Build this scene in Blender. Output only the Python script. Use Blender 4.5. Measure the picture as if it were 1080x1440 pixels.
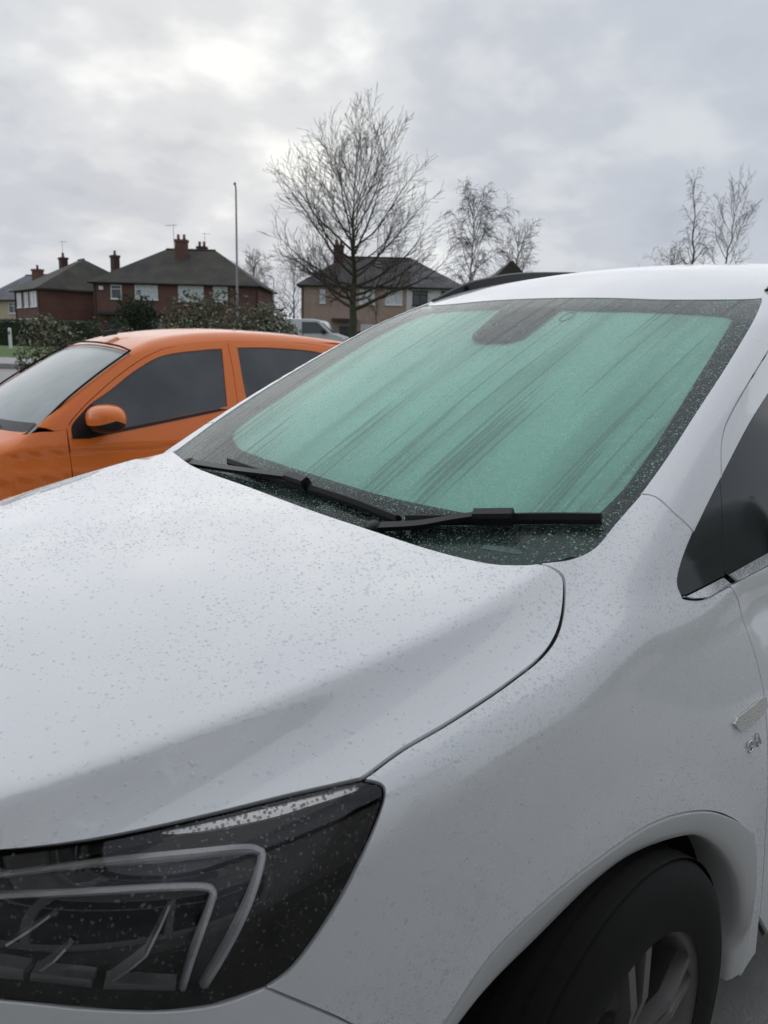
import bpy, bmesh, math, random
import numpy as np
from mathutils import Vector, Matrix
from mathutils.geometry import delaunay_2d_cdt

for o in list(bpy.data.objects):
    bpy.data.objects.remove(o)
scene = bpy.context.scene
COL = scene.collection
rad = math.radians
rng = np.random.default_rng(7)
random.seed(7)

# ------------------------------------------------------------------ camera
YAW, PITCH, ROLL = rad(-133.8), rad(-12.1), rad(1.5)
CAM = Vector((0.962, 1.398, 1.430))
cam_data = bpy.data.cameras.new('camera')
cam = bpy.data.objects.new('camera', cam_data)
COL.objects.link(cam)
fwd = Vector((math.cos(YAW)*math.cos(PITCH), math.sin(YAW)*math.cos(PITCH), math.sin(PITCH)))
rgt = fwd.cross(Vector((0, 0, 1))).normalized()
upv = rgt.cross(fwd)
r2 = rgt*math.cos(ROLL)+upv*math.sin(ROLL)
u2 = -rgt*math.sin(ROLL)+upv*math.cos(ROLL)
M = Matrix((r2, u2, -fwd)).transposed().to_4x4()
M.translation = CAM
cam.matrix_world = M
cam_data.sensor_fit = 'VERTICAL'
cam_data.sensor_height = 36.0
cam_data.lens = 36.0*1096/1440
cam_data.clip_start = 0.05
cam_data.clip_end = 2000
cam_data.dof.use_dof = True
cam_data.dof.focus_distance = 1.35
cam_data.dof.aperture_fstop = 9.5
scene.camera = cam

# ------------------------------------------------------------------ world: overcast winter sky
SUN_AZ, SUN_EL = rad(-121.5), rad(19)
sun_dir = Vector((math.cos(SUN_AZ)*math.cos(SUN_EL), math.sin(SUN_AZ)*math.cos(SUN_EL), math.sin(SUN_EL)))
world = bpy.data.worlds.new('World')
scene.world = world
world.use_nodes = True
wn, wl = world.node_tree.nodes, world.node_tree.links
wn.clear()
def WN(t, **kw):
    n = wn.new(t)
    for k, v in kw.items(): setattr(n, k, v)
    return n
def wmath(op, a, b=None, clamp=False):
    n = WN('ShaderNodeMath', operation=op, use_clamp=clamp)
    for i, v in enumerate((a, b)):
        if v is None: continue
        if isinstance(v, (int, float)): n.inputs[i].default_value = v
        else: wl.new(v, n.inputs[i])
    return n.outputs[0]
sky = WN('ShaderNodeTexSky', sky_type='NISHITA')
sky.sun_disc = False
sky.sun_elevation = SUN_EL
sky.sun_rotation = math.atan2(sun_dir.x, sun_dir.y)
sky.air_density, sky.dust_density = 1.5, 4.0
tc = WN('ShaderNodeTexCoord')
nrm = WN('ShaderNodeVectorMath', operation='NORMALIZE'); wl.new(tc.outputs['Generated'], nrm.inputs[0])
sep = WN('ShaderNodeSeparateXYZ'); wl.new(nrm.outputs[0], sep.inputs[0])
den = wmath('ADD', wmath('MAXIMUM', sep.outputs[2], 0.0), 0.34)
px_ = wmath('DIVIDE', sep.outputs[0], den); py_ = wmath('DIVIDE', sep.outputs[1], den)
cmb = WN('ShaderNodeCombineXYZ'); wl.new(px_, cmb.inputs[0]); wl.new(py_, cmb.inputs[1])
map1 = WN('ShaderNodeMapping'); wl.new(cmb.outputs[0], map1.inputs[0])
map1.inputs['Location'].default_value = (7.15, 0.42, 0.4)
n1 = WN('ShaderNodeTexNoise'); n1.inputs['Scale'].default_value = 1.9; n1.inputs['Detail'].default_value = 5; n1.inputs['Roughness'].default_value = .5
n1.inputs['Distortion'].default_value = .25
wl.new(map1.outputs[0], n1.inputs['Vector'])
n2 = WN('ShaderNodeTexNoise'); n2.inputs['Scale'].default_value = 5.2; n2.inputs['Detail'].default_value = 4; n2.inputs['Roughness'].default_value = .5
wl.new(map1.outputs[0], n2.inputs['Vector'])
dot = WN('ShaderNodeVectorMath', operation='DOT_PRODUCT'); wl.new(nrm.outputs[0], dot.inputs[0]); dot.inputs[1].default_value = sun_dir
glow = wmath('POWER', wmath('MAXIMUM', dot.outputs['Value'], 0.0), 9.0)
cl = wmath('ADD', wmath('MULTIPLY', n1.outputs[0], .60), wmath('MULTIPLY', n2.outputs[0], .40))
cl = wmath('ADD', wmath('MULTIPLY', wmath('SUBTRACT', cl, .5), 1.25), .465)
cl = wmath('ADD', cl, wmath('MULTIPLY', wmath('MULTIPLY', glow, cl), .60))
ramp = WN('ShaderNodeValToRGB'); wl.new(cl, ramp.inputs[0])
er = ramp.color_ramp; er.interpolation = 'EASE'
er.elements[0].position = .25; er.elements[0].color = (.40, .435, .50, 1)
er.elements[1].position = .95; er.elements[1].color = (.82, .845, .845, 1)
e = er.elements.new(.52); e.color = (.485, .52, .58, 1)
e = er.elements.new(.70); e.color = (.59, .62, .66, 1)
scl = WN('ShaderNodeVectorMath', operation='SCALE'); wl.new(ramp.outputs[0], scl.inputs[0]); scl.inputs['Scale'].default_value = 10.0
mx = WN('ShaderNodeMix', data_type='RGBA'); mx.inputs[0].default_value = .988
wl.new(sky.outputs[0], mx.inputs['A']); wl.new(scl.outputs[0], mx.inputs['B'])
bg = WN('ShaderNodeBackground'); bg.inputs['Strength'].default_value = .10
wl.new(mx.outputs['Result'], bg.inputs['Color'])
wo = WN('ShaderNodeOutputWorld'); wl.new(bg.outputs[0], wo.inputs[0])

sun_data = bpy.data.lights.new('sun', 'SUN'); sun_data.energy = .95; sun_data.angle = rad(150); sun_data.color = (1, .985, .965)
sun = bpy.data.objects.new('sun', sun_data); COL.objects.link(sun)
sun.rotation_euler = (-sun_dir).to_track_quat('-Z', 'Y').to_euler()

vs = scene.view_settings
vs.view_transform = 'Standard'; vs.look = 'None'; vs.gamma = 1; vs.exposure = 0.19; vs.use_curve_mapping = False

# ------------------------------------------------------------------ helpers
def mat(name, color, rough=.5, metal=0., coat=0., coat_r=.03, spec=.5, bump=None, vary=None, trans=0., ior=1.45):
    """bump=(scale,strength,dist)  vary=(scale, amount) brightness variation by noise"""
    m = bpy.data.materials.new(name); m.use_nodes = True
    nt = m.node_tree; p = nt.nodes['Principled BSDF']
    p.inputs['Base Color'].default_value = (*color, 1); p.inputs['Roughness'].default_value = rough
    p.inputs['Metallic'].default_value = metal; p.inputs['Coat Weight'].default_value = coat
    p.inputs['Coat Roughness'].default_value = coat_r; p.inputs['Specular IOR Level'].default_value = spec
    p.inputs['Transmission Weight'].default_value = trans; p.inputs['IOR'].default_value = ior
    if bump or vary:
        t = nt.nodes.new('ShaderNodeTexCoord')
    if bump:
        n = nt.nodes.new('ShaderNodeTexNoise'); n.inputs['Scale'].default_value = bump[0]; n.inputs['Detail'].default_value = 4
        nt.links.new(t.outputs['Object'], n.inputs['Vector'])
        b = nt.nodes.new('ShaderNodeBump'); b.inputs['Strength'].default_value = bump[1]; b.inputs['Distance'].default_value = bump[2]
        nt.links.new(n.outputs[0], b.inputs['Height']); nt.links.new(b.outputs[0], p.inputs['Normal'])
    if vary:
        n = nt.nodes.new('ShaderNodeTexNoise'); n.inputs['Scale'].default_value = vary[0]; n.inputs['Detail'].default_value = 5
        nt.links.new(t.outputs['Object'], n.inputs['Vector'])
        r = nt.nodes.new('ShaderNodeValToRGB'); a = vary[1]
        c2 = vary[2] if len(vary) > 2 else tuple(min(1, c*(1+a)) for c in color)
        r.color_ramp.elements[0].position = .3; r.color_ramp.elements[0].color = (*[c*(1-a) for c in color], 1)
        r.color_ramp.elements[1].position = .7; r.color_ramp.elements[1].color = (*c2, 1)
        nt.links.new(n.outputs[0], r.inputs[0]); nt.links.new(r.outputs[0], p.inputs['Base Color'])
    return m

def mesh_obj(name, verts, faces, material, parent=None, smooth=False, normals=None):
    me = bpy.data.meshes.new(name)
    me.from_pydata([tuple(map(float, v)) for v in verts], [], [tuple(int(i) for i in f) for f in faces])
    if smooth or normals is not None:
        me.polygons.foreach_set('use_smooth', [True]*len(me.polygons))
    if normals is not None:
        me.normals_split_custom_set_from_vertices([tuple(map(float, n)) for n in normals])
    me.materials.append(material)
    me.update()
    o = bpy.data.objects.new(name, me); COL.objects.link(o)
    if parent is not None: o.parent = parent
    return o

def tag(o, label, cat, group=None):
    o['label'] = label; o['category'] = cat
    if group: o['group'] = group
    return o
def struct(o, label=None):
    o['kind'] = 'structure'
    if label: o['label'] = label
    return o
def empty(name, loc=(0, 0, 0), rz=0.):
    o = bpy.data.objects.new(name, None); COL.objects.link(o); o.location = loc; o.rotation_euler = (0, 0, rz); o.empty_display_size = .3
    return o

class MB:
    """collects shapes for ONE mesh"""
    def __init__(s): s.v = []; s.f = []
    def add(s, v, f):
        b = len(s.v); s.v += [tuple(p) for p in v]; s.f += [tuple(i+b for i in q) for q in f]; return s
    def box(s, x0, x1, y0, y1, z0, z1):
        v = [(x, y, z) for z in (z0, z1) for y in (y0, y1) for x in (x0, x1)]
        return s.add(v, [(0, 2, 3, 1), (4, 5, 7, 6), (0, 1, 5, 4), (2, 6, 7, 3), (0, 4, 6, 2), (1, 3, 7, 5)])
    def tube(s, pts, rs, n=8, cap=True):
        pts = [Vector(p) for p in pts]
        if isinstance(rs, (int, float)): rs = [rs]*len(pts)
        base = len(s.v); prev = None
        for i, p in enumerate(pts):
            t = (pts[min(i+1, len(pts)-1)]-pts[max(i-1, 0)])
            if t.length < 1e-9: t = Vector((0, 0, 1))
            t.normalize()
            if prev is None:
                a = t.orthogonal().normalized()
            else:
                a = (prev-t*prev.dot(t))
                a = a.normalized() if a.length > 1e-6 else t.orthogonal().normalized()
            prev = a; b = t.cross(a)
            for k in range(n):
                w = 2*math.pi*k/n
                s.v.append(tuple(p+(a*math.cos(w)+b*math.sin(w))*rs[i]))
        for i in range(len(pts)-1):
            for k in range(n):
                k2 = (k+1) % n
                s.f.append((base+i*n+k, base+i*n+k2, base+(i+1)*n+k2, base+(i+1)*n+k))
        if cap:
            s.f.append(tuple(base+k for k in range(n))[::-1]); s.f.append(tuple(base+(len(pts)-1)*n+k for k in range(n)))
        return s
    def sweep(s, pts, prof, up):
        """profile [(side, up)] swept along pts; up may be a list of vectors"""
        pts = [Vector(p) for p in pts]; n = len(prof); base = len(s.v)
        for i, p in enumerate(pts):
            t = (pts[min(i+1, len(pts)-1)]-pts[max(i-1, 0)]).normalized()
            U = Vector(up[i] if isinstance(up, list) else up); sd = t.cross(U).normalized(); U = sd.cross(t)
            for a, b in prof: s.v.append(tuple(p+sd*a+U*b))
        for i in range(len(pts)-1):
            for k in range(n):
                k2 = (k+1) % n
                s.f.append((base+i*n+k, base+i*n+k2, base+(i+1)*n+k2, base+(i+1)*n+k))
        s.f.append(tuple(base+k for k in range(n))[::-1]); s.f.append(tuple(base+(len(pts)-1)*n+k for k in range(n)))
        return s
    def lathe(s, prof, n=48, axis='y', c=(0, 0, 0)):
        """profile [(r, h)] revolved about axis y through c"""
        base = len(s.v); m = len(prof)
        for k in range(n):
            w = 2*math.pi*k/n
            for r, h in prof:
                s.v.append((c[0]+r*math.cos(w), c[1]+h, c[2]+r*math.sin(w)))
        for k in range(n):
            k2 = (k+1) % n
            for i in range(m-1):
                s.f.append((base+k*m+i, base+k*m+i+1, base+k2*m+i+1, base+k2*m+i))
        return s
    def obj(s, name, material, parent=None, smooth=False):
        return mesh_obj(name, s.v, s.f, material, parent, smooth)

def catmull(p, n=6):
    p = np.asarray(p, float)
    if len(p) < 3: return p
    q = np.vstack([2*p[0]-p[1], p, 2*p[-1]-p[-2]]); out = []
    for i in range(1, len(q)-2):
        for t in np.linspace(0, 1, n, endpoint=False):
            a, b, c, d = q[i-1], q[i], q[i+1], q[i+2]
            out.append(.5*((2*b)+(c-a)*t+(2*a-5*b+4*c-d)*t*t+(3*b-a-3*c+d)*t**3))
    out.append(q[-2]); return np.array(out)
def resample(p, h, closed=True):
    p = np.vstack([p, p[:1]]) if closed else p
    s = np.r_[0, np.cumsum(np.linalg.norm(np.diff(p, axis=0), axis=1))]
    # keep original points, subdivide long edges only, drop tiny ones
    out = [p[0]]
    for i in range(len(p)-1):
        L = s[i+1]-s[i]
        if L < 1e-5: continue
        k = max(1, int(math.ceil(L/h)))
        for j in range(1, k+1): out.append(p[i]+(p[i+1]-p[i])*j/k)
    out = np.array(out)
    return out[:-1] if closed else out
def inside(P, poly):
    x, y = P[:, 0][:, None], P[:, 1][:, None]
    a, b = poly, np.roll(poly, -1, 0)
    c = ((a[:, 1] > y) != (b[:, 1] > y))
    with np.errstate(divide='ignore', invalid='ignore'):
        xi = (b[:, 0]-a[:, 0])*(y-a[:, 1])/(b[:, 1]-a[:, 1])+a[:, 0]
    return ((c & (x < xi)).sum(1) % 2) == 1
def bdist(P, poly):
    a = poly; ab = np.roll(poly, -1, 0)-a; l2 = (ab**2).sum(1)+1e-12
    d = np.full(len(P), 9.)
    for i in range(0, len(P), 2000):
        q = P[i:i+2000, None, :]
        t = np.clip(((q-a)*ab).sum(2)/l2, 0, 1)
        d[i:i+2000] = np.linalg.norm(a+ab*t[..., None]-q, axis=2).min(1)
    return d
def grad(f, P, h=1e-4):
    g = np.stack([(f(P+np.eye(3)[k]*h)-f(P-np.eye(3)[k]*h))/(2*h) for k in range(3)], -1)
    return g/np.linalg.norm(g, axis=-1, keepdims=True)
def shoot(f, O, D, n=70, tmax=9.):
    t = np.zeros(len(O))
    for i in range(n): t = np.minimum(t+f(O+D*t[:, None])*.75, tmax)
    for i in range(6):
        v = f(O+D*t[:, None]); dv = (f(O+D*(t[:, None]+1e-4))-v)/1e-4
        dv = np.where(np.abs(dv) < .08, -.08, dv); t = np.clip(t-np.clip(v/dv, -.03, .03), 0, tmax)
    return O+D*t[:, None]

def patch(f, segs, d, h=.02, gap=.0, off=0., hole=None):
    """trimmed sheet of the implicit surface f(P)+off = 0 seen along d, bounded by the 3D outline segs"""
    d = np.array(d, float); d /= np.linalg.norm(d)
    a = np.cross([0, 0, 1.], d) if abs(d[2]) < .95 else np.cross([1., 0, 0], d)
    a /= np.linalg.norm(a); b = np.cross(d, a)
    def loop(sg, g):
        p = np.vstack([catmull(s)[:-1] if i < len(sg)-1 or True else s for i, s in enumerate(sg)])
        p = resample(p, h*.8); q = np.c_[p@a, p@b]
        ar = (q[:, 0]*np.roll(q[:, 1], -1)-np.roll(q[:, 0], -1)*q[:, 1]).sum()
        if ar < 0: q = q[::-1]; p = p[::-1]
        if g:
            t = np.roll(q, -1, 0)-q; t /= np.linalg.norm(t, axis=1, keepdims=True)+1e-12
            nn = np.c_[-t[:, 1], t[:, 0]]; nn = nn+np.roll(nn, 1, 0); nn /= np.linalg.norm(nn, axis=1, keepdims=True)+1e-12
            q = q+nn*g
        return q, (p@d).max(), (p@d).min()
    q, w, wlo = loop(segs, gap)
    hq = None
    if hole is not None: hq = loop(hole, 0)[0]
    lo, hi = q.min(0), q.max(0)
    gx, gy = np.meshgrid(np.arange(lo[0], hi[0], h), np.arange(lo[1], hi[1], h*.87))
    gx = gx+(np.arange(gx.shape[0])[:, None] % 2)*h*.5
    G = np.c_[gx.ravel(), gy.ravel()]
    G = G[inside(G, q)]
    G = G[bdist(G, q) > h*.5]
    if hq is not None and len(G): G = G[~inside(G, hq)]; G = G[bdist(G, hq) > h*.5]
    nb = len(q); allp = np.vstack([q]+([hq] if hq is not None else [])+[G])
    ed = [(i, (i+1) % nb) for i in range(nb)]
    if hq is not None: ed += [(nb+i, nb+(i+1) % len(hq)) for i in range(len(hq))]
    r = delaunay_2d_cdt([Vector(p) for p in allp], ed, [], 0, 1e-7)
    V2 = np.array([tuple(v) for v in r[0]]); tri = np.array([tuple(t) for t in r[2]])
    cen = V2[tri].mean(1); keep = inside(cen, q)
    if hq is not None: keep &= ~inside(cen, hq)
    tri = tri[keep]
    ff = (lambda P: f(P)+off) if off else f
    O = V2[:, :1]*a+V2[:, 1:]*b+d*(w+.25)
    P = shoot(ff, O, np.broadcast_to(-d, O.shape), tmax=w-wlo+.45)
    N = grad(ff, P)
    # orient
    t0 = P[tri]; fn = np.cross(t0[:, 1]-t0[:, 0], t0[:, 2]-t0[:, 0])
    flip = (fn*N[tri].mean(1)).sum(1) < 0
    tri[flip] = tri[flip][:, ::-1]
    return P, tri, N
def rim(P, tri, N, th):
    """close the border of a sheet with an inward lip"""
    cnt = {}
    for t in tri:
        for i in range(3):
            e = (t[i], t[(i+1) % 3]); cnt[e] = cnt.get(e, 0)+1
    be = [e for e in cnt if (e[1], e[0]) not in cnt]
    nV = list(P); nN = list(N); F = [tuple(t) for t in tri]; m = {}
    for i, j in be:
        tdir = P[j]-P[i]; L = np.linalg.norm(tdir)
        if L < 1e-9: continue
        out = np.cross(tdir/L, N[i]); k = len(nV)
        nV += [P[i], P[j], P[j]-N[j]*th, P[i]-N[i]*th]; nn = out*.9+N[i]*.4
        nN += [nn, nn, out, out]; F.append((k, k+3, k+2, k+1))
    return np.array(nV), F, np.array(nN)
SHEETS = {}
def panel(name, f, segs, d, material, parent, h=.02, gap=.002, th=.010, off=0., hole=None, keep=None):
    P, tri, N = patch(f, segs, d, h, gap, off, hole)
    if keep: SHEETS[keep] = (P, tri, N)
    if th:
        V, F, NN = rim(P, tri, N, th)
        return mesh_obj(name, V, F, material, parent, True, NN)
    return mesh_obj(name, P, tri, material, parent, True, N)
def mir(segs): return [np.asarray(s, float)*[1, -1, 1] for s in segs][::-1] if False else [np.asarray(s, float)*[1, -1, 1] for s in segs]
# ------------------------------------------------------------------ ground frame: u right of the viewer, v away, metres
FH = Vector((math.cos(YAW), math.sin(YAW), 0)); RH = Vector((math.sin(YAW), -math.cos(YAW), 0))
CROSS = YAW-math.pi/2                      # heading of the street's own x axis
def sstep1(a, b, v):
    t = min(1, max(0, (v-a)/(b-a))); return t*t*(3-2*t)
def ground_z(v): return .75*sstep1(8, 36, v)
def W(u, v, z=None):
    p = Vector((CAM.x, CAM.y, 0))+RH*u+FH*v
    p.z = ground_z(v) if z is None else z
    return p

def sheet(name, u0, u1, vs_, lift, material, label):
    V, F_ = [], []
    us = [u0+(u1-u0)*i/8 for i in range(9)]
    for v in vs_:
        for u in us: V.append(W(u, v, ground_z(v)+lift))
    for j in range(len(vs_)-1):
        for i in range(8):
            a = j*9+i; F_.append((a, a+1, a+10, a+9))
    return struct(mesh_obj(name, V, F_, material, None, True), label)
m_earth = mat('earth_grass', (.075, .10, .035), .9, vary=(3, .35), bump=(30, .5, .03))
m_grass = mat('verge_grass', (.085, .15, .035), .9, vary=(5, .35), bump=(40, .6, .03))
m_tarmac = mat('wet_tarmac', (.055, .057, .06), .35, vary=(2, .25), bump=(180, .35, .004))
m_drive = mat('driveway_paving', (.32, .315, .30), .45, vary=(4, .25), bump=(120, .4, .005))
m_kerb = mat('kerb_concrete', (.32, .31, .29), .7, vary=(6, .15))
m_pave = mat('pavement_slab', (.26, .26, .255), .5, vary=(1.5, .12), bump=(60, .3, .004))
vfar = [-30, -10, 0, 4, 8, 10, 12, 14, 16, 18, 20, 22, 24, 26, 28, 30, 32, 34, 36, 60, 120, 400, 900]
sheet('ground', -900, 900, vfar, -.012, m_earth, 'green and earthy ground reaching to the horizon')
sheet('driveway', -9, 7, [-4, 0, 4, 7], .004, m_drive, 'wet paved driveway under the parked cars')
sheet('road', -80, 80, [17, 18, 19, 20, 21, 22, 23, 24], .0, m_tarmac, 'wet tarmac road beyond the garden shrubs')
sheet('pavement', -80, 80, [24.14, 25, 26, 27], .12, m_pave, 'pale pavement along the far side of the road')
sheet('grass_verge', -80, 80, [27, 29, 31, 33, 36, 44], .10, m_grass, 'green grass verge behind the pavement')
kb = MB()
V = [W(u, v, ground_z(24)+z) for u in (-80, 80) for v, z in ((24, -.02), (24, .125), (24.14, .125), (24.14, -.02))]
kb.add(V, [(0, 1, 5, 4), (1, 2, 6, 5), (2, 3, 7, 6)])
struct(kb.obj('kerb', m_kerb), 'concrete kerb between road and pavement')

# ------------------------------------------------------------------ materials of the cars
def drop_bump(m, scale, strength, dist, inp=('Coat Normal',)):
    nt = m.node_tree; p = nt.nodes['Principled BSDF']
    t = nt.nodes.new('ShaderNodeTexCoord')
    v = nt.nodes.new('ShaderNodeTexVoronoi'); v.inputs['Scale'].default_value = scale; v.inputs['Randomness'].default_value = 1
    nt.links.new(t.outputs['Object'], v.inputs['Vector'])
    r = nt.nodes.new('ShaderNodeMapRange'); r.inputs[1].default_value = .05; r.inputs[2].default_value = .42; r.inputs[3].default_value = 1; r.inputs[4].default_value = 0
    nt.links.new(v.outputs['Distance'], r.inputs[0])
    b = nt.nodes.new('ShaderNodeBump'); b.inputs['Strength'].default_value = strength; b.inputs['Distance'].default_value = dist
    nt.links.new(r.outputs[0], b.inputs['Height'])
    for k in inp: nt.links.new(b.outputs[0], p.inputs[k])
m_white = mat('white_paint', (.82, .84, .87), .45, coat=1., coat_r=.025, vary=(2.2, .02))
m_white.node_tree.nodes['Principled BSDF'].inputs['Coat IOR'].default_value = 1.85
drop_bump(m_white, 420, .07, .0004)
m_lip = mat('satin_grey_trim', (.62, .63, .63), .42, spec=.4, bump=(500, .1, .001))
m_black = mat('black_plastic', (.014, .014, .015), .38, spec=.5, bump=(700, .15, .0008))
m_seal_shade = mat('rubber_and_gap_shade', (.008, .008, .008), .6, spec=.25)  # rubber parts, and the black that stands for shade in panel gaps
m_rubber = mat('tyre_rubber', (.013, .0125, .012), .75, spec=.25, bump=(60, .2, .003))
m_frit = mat('black_glass_border', (.018, .018, .021), .14, spec=.5)
drop_bump(m_frit, 420, .25, .0006, ('Normal',))
m_chrome = mat('chrome', (.70, .71, .72), .16, 1.0)
drop_bump(m_chrome, 260, .6, .0012, ('Normal',))
m_alloy = mat('alloy_grey', (.20, .19, .185), .35, .7)
m_dglass = mat('dark_side_glass', (.012, .016, .015), .08, spec=.28)
m_liner = mat('arch_liner', (.012, .012, .012), .8)
m_house = mat('headlight_black', (.018, .018, .021), .25, spec=.5)
m_drl = mat('light_guide', (.95, .96, .97), .10, spec=.7, coat=1)
m_refl = mat('reflector_grey', (.70, .705, .72), .18, .25, coat=.8)
m_shelf = mat('smoked_shelf', (.07, .073, .08), .2, .3)
m_amber = mat('clear_repeater', (.62, .61, .58), .22, .55, coat=1)
drop_bump(m_amber, 210, .8, .002, ('Normal',))

def thin_glass(name, tint, spec_rough=.02, film=(.5, .5, .5), film_w=0.0):
    m = bpy.data.materials.new(name); m.use_nodes = True; nt = m.node_tree; nt.nodes.clear()
    N = nt.nodes.new; L = nt.links.new
    tr = N('ShaderNodeBsdfTransparent'); tr.inputs[0].default_value = (*tint, 1)
    gl = N('ShaderNodeBsdfGlossy'); gl.inputs['Roughness'].default_value = spec_rough; gl.inputs['Color'].default_value = (1, 1, 1, 1)
    fr = N('ShaderNodeFresnel'); fr.inputs[0].default_value = 1.36
    mx = N('ShaderNodeMixShader'); L(fr.outputs[0], mx.inputs[0]); L(tr.outputs[0], mx.inputs[1]); L(gl.outputs[0], mx.inputs[2])
    out = N('ShaderNodeOutputMaterial'); L(mx.outputs[0], out.inputs[0])
    m['nodes'] = 1
    return m, nt, tr, gl, fr, mx, out
m_lens, _n, _t, _g, _f, _m, _o = thin_glass('headlight_lens', (.93, .93, .94))
_f.inputs[0].default_value = 1.5

# wet windscreen: clear tinted glass, a fine film of drizzle, and clear runs where the water ran down
m_wind, nt, tr, gl, fr, mx, out = thin_glass('wet_windscreen', (.70, .97, .88), .04)
N = nt.nodes.new; L = nt.links.new
uvn = N('ShaderNodeUVMap'); uvn.uv_map = 'flow'
def noise(sx, sy, det, lo, hi, seed, dis=0.):
    mp = N('ShaderNodeMapping'); mp.inputs['Scale'].default_value = (sx, sy, 1); mp.inputs['Location'].default_value = (seed, seed*.7, seed*1.3); L(uvn.outputs[0], mp.inputs[0])
    n = N('ShaderNodeTexNoise'); n.inputs['Scale'].default_value = 1; n.inputs['Detail'].default_value = det; n.inputs['Distortion'].default_value = dis
    L(mp.outputs[0], n.inputs['Vector'])
    r = N('ShaderNodeMapRange'); r.inputs[1].default_value = lo; r.inputs[2].default_value = hi; L(n.outputs[0], r.inputs[0]); return r.outputs[0]
def nmath(op, a, b, clamp=True):
    n = N('ShaderNodeMath'); n.operation = op; n.use_clamp = clamp
    for i, v in enumerate((a, b)):
        if isinstance(v, (int, float)): n.inputs[i].default_value = v
        else: L(v, n.inputs[i])
    return n.outputs[0]
runs = noise(64, 1.2, 2, .595, .635, 2.3)                      # narrow runs
runs2 = noise(17, .8, 2, .55, .72, 9.1)                      # broader washed bands
wash = nmath('MAXIMUM', runs, nmath('MULTIPLY', runs2, .5))
film = nmath('MULTIPLY', nmath('SUBTRACT', 1.0, wash), noise(5, 5, 3, .25, .75, 4.4))
vor = N('ShaderNodeTexVoronoi'); vor.inputs['Scale'].default_value = 330; L(uvn.outputs[0], vor.inputs['Vector'])
vr = N('ShaderNodeMapRange'); vr.inputs[1].default_value = .1; vr.inputs[2].default_value = .5; vr.inputs[3].default_value = 1; vr.inputs[4].default_value = 0; L(vor.outputs['Distance'], vr.inputs[0])
hgt = nmath('MULTIPLY', vr.outputs[0], nmath('SUBTRACT', 1.0, nmath('MULTIPLY', wash, .85)))
bp = N('ShaderNodeBump'); bp.inputs['Strength'].default_value = .22; bp.inputs['Distance'].default_value = .0008; L(hgt, bp.inputs['Height'])
L(bp.outputs[0], gl.inputs['Normal']); L(bp.outputs[0], fr.inputs['Normal'])
df = N('ShaderNodeBsdfDiffuse'); df.inputs[0].default_value = (.36, .60, .51, 1)
m2 = N('ShaderNodeMixShader'); L(nmath('ADD', nmath('MULTIPLY', film, .10), .0), m2.inputs[0]); L(mx.outputs[0], m2.inputs[1]); L(df.outputs[0], m2.inputs[2])
def specks(scale, share, r_out):  # sparkle of fine drops painted as pale diffuse dots
    vo = N('ShaderNodeTexVoronoi'); vo.inputs['Scale'].default_value = scale; L(uvn.outputs[0], vo.inputs['Vector'])
    sc_ = N('ShaderNodeSeparateColor'); L(vo.outputs['Color'], sc_.inputs[0])
    on = nmath('LESS_THAN', sc_.outputs[0], share)
    rr = N('ShaderNodeMapRange'); rr.inputs[1].default_value = r_out*.45; rr.inputs[2].default_value = r_out; rr.inputs[3].default_value = 1; rr.inputs[4].default_value = 0; L(vo.outputs['Distance'], rr.inputs[0])
    return nmath('MULTIPLY', nmath('MULTIPLY', on, rr.outputs[0]), sc_.outputs[1])
sp_ = nmath('MAXIMUM', specks(215, .85, .38), specks(120, .6, .36))
sp_ = nmath('MULTIPLY', sp_, nmath('SUBTRACT', 1.0, nmath('MULTIPLY', wash, .9)))
sp_ = nmath('MULTIPLY', sp_, noise(4, 4, 3, .15, .45, 6.2))
d3 = N('ShaderNodeBsdfDiffuse'); d3.inputs[0].default_value = (.50, .72, .64, 1)
m3 = N('ShaderNodeMixShader'); L(nmath('MULTIPLY', sp_, .85), m3.inputs[0]); L(m2.outputs[0], m3.inputs[1]); L(d3.outputs[0], m3.inputs[2])
# the runs themselves: a thicker water film, slightly grey
d4 = N('ShaderNodeBsdfDiffuse'); d4.inputs[0].default_value = (.19, .215, .22, 1)
m4 = N('ShaderNodeMixShader'); L(nmath('MULTIPLY', wash, .36), m4.inputs[0]); L(m3.outputs[0], m4.inputs[1]); L(d4.outputs[0], m4.inputs[2])
L(m4.outputs[0], out.inputs[0])
m_shade = mat('silver_sunshade', (.80, .90, .86), .5, .0, vary=(1.4, .12), bump=(6, .5, .01))
m_water = bpy.data.materials.new('rain_water'); m_water.use_nodes = True; nt = m_water.node_tree; nt.nodes.clear()
N = nt.nodes.new; L = nt.links.new
ga = N('ShaderNodeBsdfGlass'); ga.inputs['IOR'].default_value = 1.33; ga.inputs['Roughness'].default_value = 0.0
ta = N('ShaderNodeBsdfTransparent'); ta.inputs[0].default_value = (.97, .98, .98, 1)
gb = N('ShaderNodeBsdfGlossy'); gb.inputs['Roughness'].default_value = .03
fb = N('ShaderNodeFresnel'); fb.inputs[0].default_value = 1.7
ma = N('ShaderNodeMixShader')
ge = N('ShaderNodeNewGeometry'); iv = N('ShaderNodeMath'); iv.operation = 'SUBTRACT'; iv.inputs[0].default_value = 1.0; L(ge.outputs['Backfacing'], iv.inputs[1])
fm = N('ShaderNodeMath'); fm.operation = 'MULTIPLY'; L(fb.outputs[0], fm.inputs[0]); L(iv.outputs[0], fm.inputs[1]); L(fm.outputs[0], ma.inputs[0]); L(ta.outputs[0], ma.inputs[1]); L(gb.outputs[0], ma.inputs[2])
mb_ = N('ShaderNodeMixShader'); mb_.inputs[0].default_value = .22; L(ma.outputs[0], mb_.inputs[1]); L(ga.outputs[0], mb_.inputs[2])
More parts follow.
